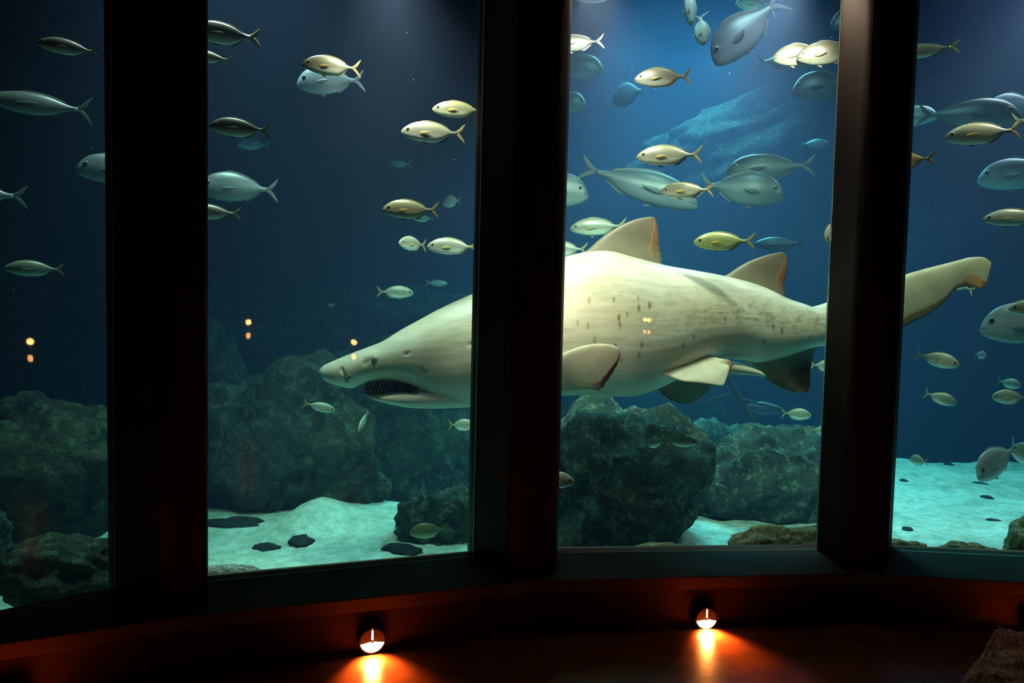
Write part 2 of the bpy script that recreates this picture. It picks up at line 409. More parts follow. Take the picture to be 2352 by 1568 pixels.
for k, (x, y, a, b, l) in enumerate([
        (540, 1206, 120, 34, 'long dark stone on the sand next to the broad pillar'),
        (612, 1256, 62, 22, 'forked dark stone, second from the broad pillar'),
        (690, 1247, 54, 28, 'dark stone on sand below the pointed crest'),
        (925, 1256, 80, 30, 'dark stone at the foot of the small mottled boulder'),
        (2076, 1104, 16, 12, 'small round dark stone close to the right pillar'),
        (2180, 1062, 20, 11, 'tiny dark stone on the shaded far edge of the sand'),
        (2250, 1109, 34, 8, 'thin dark stone on the sand under the bream facing the glass'),
        (2266, 1139, 28, 13, 'slanted dark stone in the middle of the bright sand'),
        (2281, 1195, 26, 13, 'biggest dark stone lying on the open right-hand sand'),
        (2085, 1221, 22, 12, 'dark stone on sand just above the shelly rock'),
        (2240, 1258, 70, 8, 'flat dark stone near the glass left of the bristly rock')]):
    p = on_z(x, y, -0.26); p.z = sand_h(p.x, p.y); D = depth(p)
    bm = rock_mesh(40 + k, 0.4, 3)
    for v in bm.verts: v.co = Vector((v.co.x * a / 2 * D / FPX, v.co.y * max(a * .5, b * 1.6) / 2 * D / FPX, v.co.z * b / 2 * D / FPX * .8))
    o = from_bm('stone', bm, M['stone']); o.location = p; tag(o, l, 'stone', G3)

def branch(pts, w, r0, r1, label, twigs=()):
    P = [beyond(x, y, w) for x, y in pts]
    Q = []
    for a, b in zip(P, P[1:]):
        for t in (0, .25, .5, .75): Q.append(a.lerp(b, t) + noise.noise_vector(a.lerp(b, t) * 3) * 0.03)
    Q.append(P[-1])
    bm = bmesh.new(); tube(bm, Q, [r0 + (r1 - r0) * i / (len(Q) - 1) for i in range(len(Q))])
    for x0_, y0_, x1_, y1_ in twigs:
        a, b = beyond(x0_, y0_, w), beyond(x1_, y1_, w)
        tube(bm, [a, a.lerp(b, .5) + noise.noise_vector(a * 5) * .03, b], [r1, r1 * .8, r1 * .4], 6)
    o = from_bm('driftwood', bm, M['wood']); tag(o, label, 'branch'); return o
branch([(505, 870), (518, 905), (500, 945), (512, 1000), (492, 1060), (484, 1090)], 2.2, .007, .013, 'wavy upright branch beside the broad pillar in front of dark rock')
branch([(1640, 800), (1690, 900), (1730, 960), (1765, 1010)], 2.9, .022, .014, 'sunken forked branch below the claspers of the shark', [(1690, 900), (1655, 860)] and [(1700, 915, 1800, 940), (1730, 960, 1745, 1010), (1690, 900, 1600, 930)])

# ------------------------------------------------------------------ the shark
SY0, SY1 = 3.60, 3.72           # the spine runs almost parallel to the panes
def sp(px, py, dy=0.0):
    """point of the shark's mid plane (plus dy metres towards +Y)"""
    d = ray(px, py)
    k = (SY1 - SY0) / 3.3
    # plane y = SY0 + k*(x+0.95)
    t = (SY0 + k * 0.95 + dy) / (d.y - k * d.x)
    return EYE + d * t
def interp(tab, x):
    if x <= tab[0][0]: return tab[0][1]
    for (a, b), (c, d) in zip(tab, tab[1:]):
        if x <= c:
            t = (x - a) / (c - a); return b + (d - b) * t
    return tab[-1][1]
def smooth_tab(tab, x):
    # Catmull-Rom through the table
    n = len(tab)
    if x <= tab[0][0]: return tab[0][1]
    if x >= tab[-1][0]: return tab[-1][1]
    for i in range(n - 1):
        if x <= tab[i + 1][0]:
            x0_, y0_ = tab[i]; x1_, y1_ = tab[i + 1]
            h = x1_ - x0_; t = (x - x0_) / h
            m0 = (y1_ - tab[i - 1][1]) / (x1_ - tab[i - 1][0]) if i > 0 else (y1_ - y0_) / h
            m1 = (tab[i + 2][1] - y0_) / (tab[i + 2][0] - x0_) if i < n - 2 else (y1_ - y0_) / h
            t2, t3 = t * t, t * t * t
            return (2 * t3 - 3 * t2 + 1) * y0_ + (t3 - 2 * t2 + t) * h * m0 + (-2 * t3 + 3 * t2) * y1_ + (t3 - t2) * h * m1
TOPL = [(733, 851), (742, 840), (760, 831), (800, 814), (850, 795), (880, 783), (920, 758), (960, 736), (1000, 714), (1050, 690), (1103, 667), (1180, 634),
        (1240, 611), (1296, 590), (1350, 578), (1400, 577), (1450, 590), (1520, 608), (1600, 622), (1660, 633), (1720, 648), (1760, 662), (1805, 684), (1845, 697), (1868, 705), (1885, 702), (1910, 691), (1960, 675)]
BOTL = [(733, 855), (745, 872), (765, 881), (790, 888), (812, 891), (826, 884), (850, 876), (880, 873), (905, 874), (930, 880), (950, 889), (975, 905), (1000, 922), (1050, 932), (1100, 931), (1180, 923), (1240, 912), (1290, 907),
        (1380, 907), (1440, 910), (1480, 902), (1520, 886), (1560, 866), (1600, 846), (1650, 830), (1700, 826), (1740, 832), (1790, 822), (1840, 806), (1880, 795), (1910, 797), (1960, 792)]
WID = [(733, 0.012), (745, 0.05), (770, 0.085), (812, 0.115), (860, 0.15), (950, 0.195), (1050, 0.235), (1180, 0.27), (1300, 0.285), (1440, 0.275), (1560, 0.235), (1660, 0.19), (1760, 0.135), (1840, 0.092), (1890, 0.07), (1960, 0.045)]
JT = [(836, 899), (850, 904), (880, 898), (910, 892), (940, 888), (960, 884), (1010, 880), (1090, 870)]
JB = [(836, 903), (848, 909), (880, 920), (920, 929), (950, 933), (1000, 935), (1050, 934), (1090, 932)]
JW = [(836, 0.02), (845, 0.06), (870, 0.10), (920, 0.15), (960, 0.175), (1010, 0.175), (1090, 0.15)]
def loft(bm, top, bot, wid, xs, seg=40, dy=lambda x: 0, ex=2.3, widest=0.47):
    rings = []
    for x in xs:
        t, b, wd = smooth_tab(top, x), smooth_tab(bot, x), interp(wid, x) * 1.06
        T, B = sp(x, t, dy(x)), sp(x, b, dy(x)); c = T.lerp(B, widest)
        ring = []
        for k in range(seg):
            a = 2 * math.pi * k / seg
            ca, sa = math.cos(a), math.sin(a)
            q = lambda v: math.copysign(abs(v) ** (2 / ex), v)
            vz = (T - c) * q(sa) if sa >= 0 else (B - c) * -q(sa)
            ring.append(bm.verts.new(c + vz + Vector((0, wd * q(ca), 0))))
        rings.append(ring)
    for r0, r1 in zip(rings, rings[1:]):
        for k in range(seg): bm.faces.new((r0[k], r0[(k + 1) % seg], r1[(k + 1) % seg], r1[k]))
    bm.faces.new(rings[0][::-1]); bm.faces.new(rings[-1])
bm = bmesh.new()
xs = [733, 734.5, 737, 741, 746, 752, 760] + [760 + 7 * i for i in range(1, 171)] + [1960]
loft(bm, TOPL, BOTL, WID, xs)
loft(bm, JT, JB, JW, [836, 837.5, 840, 845, 852] + [860 + 8 * i for i in range(29)] + [1090])
# upper tail lobe belongs to the body: a thickened blade from the caudal pit to the tip
def blade(bm, lead, trail, th0, th1, dy=lambda t: 0, nu=40, nv=14, P=sp, edge_wobble=0, thick=None):
    """solid blade between two polylines (px) running root -> tip; cross section is an aerofoil"""
    def at(line, t):
        n = len(line) - 1; s = min(t * n, n - 1e-6); i = int(s); f = s - i
        g = lambda j: Vector(line[max(0, min(n, j))])
        p0, p1, p2, p3 = g(i - 1), g(i), g(i + 1), g(i + 2)
        return 0.5 * ((2 * p1) + (p2 - p0) * f + (2 * p0 - 5 * p1 + 4 * p2 - p3) * f * f + (3 * p1 - p0 - 3 * p2 + p3) * f ** 3)
    lay = bm.verts.layers.float_vector.get('fin') or bm.verts.layers.float_vector.new('fin')
    grids = []
    for side in (1, -1):
        g = []
        for iu in range(nu + 1):
            t = iu / nu; A, B = at(lead, t), at(trail, t); row = []
            th = th0 + (th1 - th0) * t
            for iv in range(nv + 1):
                s = iv / nv
                wob = 1 + edge_wobble * (noise.noise(Vector((t * 34, 1.7, 0))) * 0.5 + 0.25 * math.sin(t * 70)) * s ** 6
                p = A.lerp(B, s * wob)
                depth_ = (A.z if len(A) > 2 else 0) * (1 - s) + (B.z if len(B) > 2 else 0) * s
                prof = 2.6 * (math.sqrt(max(s, 0)) * (1 - s) ** 1.0) * 0.62 + 0.05
                q = P(p.x, p.y, depth_ + dy(t)) + Vector((0, -side * th * min(prof, 1) * 0.5, 0))
                v = bm.verts.new(q); v[lay] = (s, t, 0); row.append(v)
            g.append(row)
        grids.append(g)
    a, b = grids
    for iu in range(nu):
        for iv in range(nv):
            bm.faces.new((a[iu][iv], a[iu][iv + 1], a[iu + 1][iv + 1], a[iu + 1][iv]))
            bm.faces.new((b[iu][iv], b[iu + 1][iv], b[iu + 1][iv + 1], b[iu][iv + 1]))
        for iv, o_ in ((0, 1), (nv, -1)):
            f = (a[iu][iv], a[iu + 1][iv], b[iu + 1][iv], b[iu][iv])
            bm.faces.new(f if o_ > 0 else f[::-1])
    for iu in (0, nu):
        for iv in range(nv): bm.faces.new((a[iu][iv], b[iu][iv], b[iu][iv + 1], a[iu][iv + 1]))
V3 = lambda *a: Vector(a)
bm2 = bm
me = bpy.data.meshes.new('shark'); bmesh.ops.recalc_face_normals(bm, faces=bm.faces); bm.to_mesh(me); bm.free()
tmp = bpy.data.objects.new('shark', me); C.objects.link(tmp)
md = tmp.modifiers.new('union', 'REMESH'); md.mode = 'VOXEL'; md.voxel_size = 0.0085; md.use_smooth_shade = True
md = tmp.modifiers.new('soft', 'SMOOTH'); md.factor = 0.5; md.iterations = 5
dg = bpy.context.evaluated_depsgraph_get()
me2 = bpy.data.meshes.new_from_object(tmp.evaluated_get(dg)); bpy.data.objects.remove(tmp)
# pigment: how far up the flank a point lies (0 belly .. 1 back), and a hand-set spot map
def unproj(p):
    d = p - EYE; z = d.dot(fwd0); return CX + FPX * d.dot(rt) / z, CY - FPX * d.dot(up) / z
at_ = me2.attributes.new('pig', 'FLOAT', 'POINT'); sx_ = me2.attributes.new('skin', 'FLOAT_VECTOR', 'POINT')
vals, vec = [], []
k = (SY1 - SY0) / 3.3
XS0 = sp(733, 850).x
for v in me2.vertices:
    p = v.co
    u = (p.x - XS0)
    # height between the body's own top and bottom lines at this length
    mp = Vector((p.x, SY0 + k * (p.x + 0.95), p.z)); X, Y = unproj(mp)
    t, b = smooth_tab(TOPL, X), smooth_tab(BOTL, X)
    if 830 < X < 1000: b = smooth_tab(JB, X)
    vals.append(max(0, min(1, (b - Y) / max(1, b - t)))); vec.extend((u, (p.y - mp.y), p.z))
at_.data.foreach_set('value', vals); sx_.data.foreach_set('vector', vec)
# small relief: gill folds, body crease along the flank, cheek scars
import numpy as np
co = np.empty(len(me2.vertices) * 3); me2.vertices.foreach_get('co', co); co = co.reshape(-1, 3)
nr = np.empty(len(me2.vertices) * 3); me2.vertices.foreach_get('normal', nr); nr = nr.reshape(-1, 3)
def groove(p0, p1, depth_, width):
    a, b = sp(*p0), sp(*p1); a = np.array((a.x, a.z)); b = np.array((b.x, b.z)); d = b - a
    q = co[:, [0, 2]]; t = np.clip(((q - a) @ d) / (d @ d), 0, 1); dist = np.linalg.norm(q - a - t[:, None] * d, axis=1)
    f = np.exp(-(dist / width) ** 2) * depth_
    co[:] -= nr * f[:, None]
for gx in (1108, 1132, 1156, 1180, 1204): groove((gx, 760), (gx + 12, 850), 0.012, 0.007)
groove((945, 889), (962, 893), 0.010, 0.010)
groove((1085, 785), (1106, 777), 0.006, 0.006)
groove((1605, 812), (1680, 826), 0.012, 0.006)
groove((796, 842), (806, 866), 0.010, 0.007); groove((800, 864), (808, 868), 0.008, 0.006)
groove((852, 828), (870, 819), 0.005, 0.012)
groove((944, 806), (954, 804), 0.010, 0.004)
groove((975, 838), (992, 846), 0.006, 0.004)
for i in range(14):             # wrinkles where the pelvic fin folds
    groove((1560 + i * 6, 812 + i * 1.5), (1600 + i * 5, 806 + i * 2.2), 0.002, 0.003)
# a slight brow over the eye
a = sp(866, 815); dist = np.hypot(co[:, 0] - a.x, co[:, 2] - a.z); co += nr * (np.exp(-(dist / 0.03) ** 2) * 0.006)[:, None]
me2.vertices.foreach_set('co', co.reshape(-1)); me2.update()

m_, nt, out = mat('shark_skin'); M['skin'] = m_
A = N(nt, 'Attribute'); A.attribute_name = 'pig'; B = N(nt, 'Attribute'); B.attribute_name = 'skin'
def mapv(src, scale):
    mp = N(nt, 'Mapping'); mp.inputs['Scale'].default_value = scale; nt.links.new(src, mp.inputs[0]); return mp.outputs[0]
big = noise_t(nt, mapv(B.outputs['Vector'], (1.5, 3, 3.5)), 1.5, 4, 0.6)
addp = N(nt, 'Math'); addp.operation = 'MULTIPLY_ADD'; addp.inputs[1].default_value = 0.35; nt.links.new(big, addp.inputs[0]); nt.links.new(A.outputs['Fac'], addp.inputs[2])
c = ramp(nt, addp.outputs[0], [(0.30, (0.78, 0.80, 0.72)), (0.52, (0.78, 0.77, 0.66)), (0.75, (0.68, 0.65, 0.53)), (1.05 if False else 1.0, (0.46, 0.45, 0.39))])
st = noise_t(nt, mapv(B.outputs['Vector'], (2.5, 1, 24)), 3.0, 5, 0.6, 0.6)
c = mix(nt, 0.55, c, ramp(nt, st, [(0.33, (0.72, 0.71, 0.62)), (0.6, (1.06, 1.06, 1.04))]), 'MULTIPLY')
bl = noise_t(nt, mapv(B.outputs['Vector'], (1, 1, 1)), 4.5, 4, 0.6)
c = mix(nt, 0.45, c, ramp(nt, bl, [(0.36, (0.80, 0.72, 0.50)), (0.62, (1.06, 1.06, 1.06))]), 'MULTIPLY')
# rusty spots, mostly on the rear half of the flank
vo = N(nt, 'TexVoronoi'); vo.inputs['Scale'].default_value = 15; vo.inputs['Randomness'].default_value = 1
nt.links.new(mapv(B.outputs['Vector'], (1.5, 0.6, 0.62)), vo.inputs['Vector'])
spot = ramp(nt, vo.outputs['Distance'], [(0.0, (1, 1, 1)), (0.13, (0.7, 0.7, 0.7)), (0.26, (0, 0, 0))])
sep = N(nt, 'SeparateXYZ'); nt.links.new(B.outputs['Vector'], sep.inputs[0])
rear = ramp(nt, sep.outputs[0], [(0.0, (0, 0, 0)), (1.0, (1, 1, 1))])
r2 = N(nt, 'MapRange'); r2.inputs[1].default_value = 1.1; r2.inputs[2].default_value = 1.5; nt.links.new(sep.outputs[0], r2.inputs[0])
band = ramp(nt, A.outputs['Fac'], [(0.2, (0, 0, 0)), (0.36, (1, 1, 1)), (0.68, (1, 1, 1)), (0.85, (0.0, 0.0, 0.0))])
pick = ramp(nt, noise_t(nt, mapv(B.outputs['Vector'], (1, 1, 1)), 7, 2, 0.5), [(0.36, (0, 0, 0)), (0.46, (1, 1, 1))])
f = mix(nt, 1.0, spot, band, 'MULTIPLY'); f = mix(nt, 1.0, f, pick, 'MULTIPLY')
f2 = N(nt, 'Math'); f2.operation = 'MULTIPLY'; nt.links.new(f, f2.inputs[0]); nt.links.new(r2.outputs[0], f2.inputs[1])
f3 = N(nt, 'Math'); f3.operation = 'MULTIPLY'; f3.inputs[1].default_value = 1.1; f3.use_clamp = True; nt.links.new(f2.outputs[0], f3.inputs[0])
c = mix(nt, f3.outputs[0], c, (0.20, 0.16, 0.07))
# flecked olive flank towards the tail
fk = noise_t(nt, mapv(B.outputs['Vector'], (1, 1, 2.2)), 22, 4, 0.7)
r3 = N(nt, 'MapRange'); r3.inputs[1].default_value = 1.3; r3.inputs[2].default_value = 2.2; nt.links.new(sep.outputs[0], r3.inputs[0])
b2 = ramp(nt, A.outputs['Fac'], [(0.3, (0, 0, 0)), (0.5, (1, 1, 1)), (0.7, (1, 1, 1)), (0.9, (0.2, 0.2, 0.2))])
ff = mix(nt, 1.0, ramp(nt, fk, [(0.48, (0, 0, 0)), (0.62, (0.7, 0.7, 0.7))]), b2, 'MULTIPLY')
f4 = N(nt, 'Math'); f4.operation = 'MULTIPLY'; nt.links.new(ff, f4.inputs[0]); nt.links.new(r3.outputs[0], f4.inputs[1])
c = mix(nt, f4.outputs[0], c, (0.27, 0.25, 0.12))
fine = noise_t(nt, mapv(B.outputs['Vector'], (1, 1, 3)), 60, 3, 0.6)
bsdf(nt, out, c, 0.40, 0.5, fine, 0.08, 0.004)

shark = link('shark', me2, M['skin'])
tag(shark, 'big pale grey shark swimming left with open mouth, passing behind two pillars', 'shark')

def finmat(name, base, margin, edge0=0.75, root=None, outer=False):
    m, nt, out = mat(name)
    a = N(nt, 'Attribute'); a.attribute_name = 'fin'; s = N(nt, 'SeparateXYZ'); nt.links.new(a.outputs['Vector'], s.inputs[0])
    v = coords(nt, 'Object', (3, 3, 3)); n1 = noise_t(nt, v, 3, 5, 0.6)
    mx_ = N(nt, 'Math'); mx_.operation = 'MULTIPLY_ADD'; mx_.inputs[1].default_value = 0.3; nt.links.new(n1, mx_.inputs[0]); nt.links.new(s.outputs[0], mx_.inputs[2])
    c = ramp(nt, mx_.outputs[0], [(edge0 + .12, base), (edge0 + .30, margin), (edge0 + .50, tuple(x * .5 for x in margin))])
    if outer: c = mix(nt, ramp(nt, s.outputs[1], [(0.35, (1, 1, 1)), (0.55, (0, 0, 0))]), c, base)
    if root:
        c = mix(nt, ramp(nt, s.outputs[1], [(0.0, (1, 1, 1)), (0.45, (0, 0, 0))]), c, root)
    c = mix(nt, 0.6, c, ramp(nt, n1, [(0.35, (0.7, 0.68, 0.6)), (0.62, (1.1, 1.1, 1.05))]), 'MULTIPLY')
    # soft rays
    w_ = N(nt, 'TexWave'); w_.inputs['Scale'].default_value = 6; w_.inputs['Distortion'].default_value = 3; w_.inputs['Detail'].default_value = 3
    cm = N(nt, 'CombineXYZ'); nt.links.new(s.outputs[1], cm.inputs[0]); nt.links.new(cm.outputs[0], w_.inputs['Vector'])
    b = bsdf(nt, out, c, 0.5, 0.4, w_.outputs['Fac'], 0.03, 0.002)
    b.inputs['Subsurface Weight'].default_value = 0.0
    return m
M['fin'] = finmat('shark_fin_skin', (0.085, 0.066, 0.042), (0.21, 0.095, 0.034), 0.80, (0.17, 0.155, 0.11))
M['fin_dark'] = finmat('shark_fin_dark', (0.26, 0.22, 0.14), (0.12, 0.08, 0.04), 0.40, (0.55, 0.56, 0.46))
M['fin_pale'] = finmat('shark_fin_pale', (0.62, 0.57, 0.44), (0.28, 0.09, 0.045), 0.86, (0.50, 0.48, 0.38), True)
def fin(name, lead, trail, th0, th1, m, label=None, wob=0.0, dy=lambda t: 0, nu=44, nv=16):
    bm = bmesh.new(); blade(bm, [V3(*(p if len(p) == 3 else (*p, 0))) for p in lead], [V3(*(p if len(p) == 3 else (*p, 0))) for p in trail], th0, th1, dy, nu, nv, edge_wobble=wob)
    bmesh.ops.remove_doubles(bm, verts=bm.verts, dist=1e-5)
    o = from_bm(name, bm, m, shark)
    if label: o['label'] = label
    return o
fin('first_dorsal_fin', [(1318, 596), (1352, 572), (1376, 550), (1402, 531), (1428, 516), (1458, 504), (1482, 499), (1497, 498)],
    [(1530, 618), (1521, 606), (1518, 585), (1514, 562), (1513, 540), (1510, 520), (1506, 506), (1503, 499)], .060, .008, M['fin'], 'brownish fin with an orange rear edge', .03)
fin('second_dorsal_fin', [(1648, 640), (1672, 629), (1690, 617), (1712, 604), (1735, 594), (1760, 586), (1782, 581), (1797, 579)],
    [(1812, 690), (1804, 682), (1801, 664), (1803, 645), (1807, 625), (1809, 606), (1808, 592), (1804, 583)], .045, .007, M['fin'], 'brownish fin with a dark orange rear edge', .03)
fin('pectoral_fin', [(1190, 868, -.18), (1240, 838, -.26), (1290, 812, -.32), (1335, 795, -.37), (1372, 789, -.41), (1402, 791, -.43), (1420, 798, -.44)],
    [(1262, 905, -.20), (1300, 898, -.26), (1340, 894, -.32), (1378, 893, -.37), (1398, 868, -.41), (1417, 838, -.43), (1425, 812, -.44)], .055, .012, M['fin_pale'], 'near fin with a ragged reddish rear edge', .05)
fin('pectoral_fin', [(1150, 905, .16), (1190, 930, .25), (1220, 950, .36), (1240, 965, .46)], [(1250, 900, .16), (1262, 915, .25), (1266, 935, .36), (1256, 962, .46)], .05, .01, M['fin_pale'])
fin('pelvic_fin', [(1518, 858, -.20), (1545, 868, -.235), (1570, 876, -.27), (1615, 881, -.29), (1645, 885, -.30), (1658, 886, -.30)],
    [(1600, 812, -.13), (1632, 818, -.17), (1662, 824, -.20), (1683, 831, -.23), (1676, 852, -.26), (1664, 880, -.30)], .050, .010, M['fin_pale'], 'near square pelvic fin folded along the belly', .02)
fin('pelvic_fin', [(1495, 878, .10), (1510, 893, .14), (1526, 909, .18), (1545, 920, .22), (1566, 926, .25), (1580, 927, .27)],
    [(1600, 862, .10), (1626, 874, .13), (1634, 886, .17), (1622, 902, .21), (1604, 917, .25), (1590, 925, .27)], .045, .008, M['fin'], 'far pelvic fin with a golden brown edge', .03)
fin('anal_fin', [(1690, 822), (1722, 838), (1748, 858), (1768, 878), (1790, 891), (1812, 899), (1832, 903), (1845, 902)],
    [(1888, 790), (1878, 798), (1869, 815), (1863, 838), (1861, 862), (1861, 882), (1858, 894), (1851, 901)], .055, .010, M['fin_dark'], 'pale fin with a large dark brown tip')
bm = bmesh.new(); tube(bm, [sp(1660, 842, -.12), sp(1700, 848, -.11), sp(1728, 853, -.10), sp(1748, 859, -.10), sp(1758, 864, -.10)], [.030, .028, .020, .013, .004], 14)
o = from_bm('clasper', bm, M['skin'], shark)
bm = bmesh.new(); tube(bm, [sp(1655, 838, .08), sp(1695, 842, .08), sp(1722, 848, .08), sp(1740, 855, .08)], [.028, .024, .016, .005], 14)
o = from_bm('clasper', bm, M['skin'], shark)
# tail: upper lobe with its terminal lobe, and the lower lobe behind the pillar
bm = bmesh.new()
up_l = [(1862, 706), (1895, 696), (1940, 680), (2000, 655), (2060, 636), (2110, 621), (2160, 608), (2200, 598), (2222, 592), (2245, 590), (2262, 592), (2277, 603)]
lo_l = [(1880, 795), (1910, 797), (1950, 815), (2000, 800), (2050, 768), (2085, 746), (2130, 723), (2165, 697), (2196, 664), (2232, 658), (2262, 661), (2271, 630)]
blade(bm, [V3(*p, 0) for p in up_l], [V3(*p, 0) for p in lo_l], .11, .012, nu=60, nv=18)
bmesh.ops.remove_doubles(bm, verts=bm.verts, dist=1e-5)
M['tail'] = finmat('shark_tail_skin', (0.40, 0.38, 0.25), (0.30, 0.24, 0.12), 0.80, (0.56, 0.54, 0.44))
o = from_bm('caudal_fin', bm, M['tail'], shark)
bm = bmesh.new(); blade(bm, [V3(*p, 0) for p in [(2196, 640), (2206, 650), (2220, 656), (2236, 660), (2248, 661)]], [V3(*p, 0) for p in [(2262, 600), (2272, 612), (2270, 632), (2266, 650), (2258, 660)]], .03, .012, nu=20, nv=10)
bmesh.ops.remove_doubles(bm, verts=bm.verts, dist=1e-5)
o = from_bm('tail_tip', bm, finmat('shark_tail_tip', (0.34, 0.22, 0.10), (0.50, 0.20, 0.04), 0.45), shark); o['label'] = 'orange brown tail tip'
# mouth lining, teeth, eye, nostril
M['gum'] = plain('dark_mouth_lining', (0.045, 0.022, 0.015), 0.5, 0.3, 0.3, 20)
bm = bmesh.new()
loft(bm, [(839, 886), (846, 872), (880, 862), (950, 862), (990, 870)], [(839, 898), (846, 905), (870, 907), (910, 905), (960, 905), (990, 900)], [(839, 0.030), (846, 0.045), (870, 0.072), (920, 0.105), (960, 0.13), (990, .14)], [839, 840.5, 843] + [846 + 4 * i for i in range(37)], 24)
o = from_bm('mouth_lining', bm, M['gum'], shark); o['label'] = 'dark mouth lining'
M['tooth'] = plain('ivory_tooth', (0.30, 0.26, 0.19), 0.4, 0.4, 0.1)
me_t = None
for i in range(11):             # upper and lower rows on the near side, teeth leaning inwards
    for row in (0, 1):
        px = 848 + i * 8.2 + row * 4
        w_ = interp(JW, px) if row else interp(WID, px) * 0.93
        w_ = min(w_, interp([(842, .055), (870, .082), (920, .115), (960, .14)], px) + (.008 if row else .022))
        y_ = smooth_tab(JT, px) + 2 if row else smooth_tab(BOTL, px) - 1
        L_ = (17 - abs(i - 2) * 1.1 + 3.5 * math.sin(i * 2.3 + row)) * (0.0022)
        if row and i > 8: continue
        if me_t is None:
            bt = bmesh.new(); tube(bt, [V3(0, 0, 0), V3(0, .10, .35), V3(0, .12, .7), V3(0, .02, 1)], [.15, .12, .08, .01], 8)
            bmesh.ops.recalc_face_normals(bt, faces=bt.faces)
            me_t = bpy.data.meshes.new('tooth'); bt.to_mesh(me_t); bt.free(); me_t.materials.append(M['tooth'])
            for p in me_t.polygons: p.use_smooth = True
        t = bpy.data.objects.new('tooth', me_t); C.objects.link(t); t.parent = shark
        t.location = sp(px, y_, -w_); s_ = L_ if row else -L_
        t.scale = (abs(L_), abs(L_), s_)
def eyeball(name, loc, r, m, parent, flat=0.5):
    bm = bmesh.new(); bmesh.ops.create_uvsphere(bm, u_segments=24, v_segments=14, radius=1)
    for v in bm.verts: v.co = Vector((v.co.x * r, v.co.y * r * flat, v.co.z * r))
    o = from_bm(name, bm, m, parent); o.location = loc; return o
def eyemat(name, iris, pupil, pr, ring=None):
    m, nt, out = mat(name)
    t = N(nt, 'TexCoord'); mp = N(nt, 'Mapping'); mp.inputs['Scale'].default_value = (1, 0, 1); nt.links.new(t.outputs['Object'], mp.inputs[0])
    ln = N(nt, 'VectorMath'); ln.operation = 'LENGTH'; nt.links.new(mp.outputs[0], ln.inputs[0])
    c = ramp(nt, ln.outputs['Value'], [(pr * .95, pupil), (pr * 1.08, iris), (pr * 1.7, iris), (pr * 1.95, ring or tuple(x * .3 for x in iris))])
    bsdf(nt, out, c, 0.12, 0.6); return m
RE = 0.020
# find the skin surface at the eye so that the ball sits in it
def skin_y(px, py):
    q = sp(px, py); best = None
    s2 = (co[:, 0] - q.x) ** 2 + (co[:, 2] - q.z) ** 2
    for i in np.argsort(s2)[:60]:
        if co[i, 1] < q.y and (best is None or co[i, 1] > 0): best = co[i, 1] if best is None else min(best, co[i, 1])
    return best
def surf_pt(px, py):
    """point where the view ray meets the near side of the shark"""
    d = ray(px, py); y = 3.3
    for _ in range(12):
        q = EYE + d * (y / d.y); s2 = (co[:, 0] - q.x) ** 2 + (co[:, 2] - q.z) ** 2 + 0 * co[:, 1]
        idx = np.argsort(s2)[:30]; idx = [i for i in idx if co[i, 1] < SY0 + 0.02] or list(idx)
        y = float(np.mean([co[i, 1] for i in idx[:6]]))
    return EYE + d * (y / d.y)
pe = surf_pt(861, 825)
eyeball('eye', pe + V3(0.0, 0.0045, 0), RE, eyemat('shark_eye', (0.42, 0.40, 0.26), (0.02, 0.03, 0.02), 0.0056, (0.22, 0.21, 0.16)), shark, .62)['label'] = 'pale eye with a small dark pupil'
pn = surf_pt(803, 866); o = eyeball('nostril', pn + V3(0, .004, 0), .008, M['gum'], shark, .8)

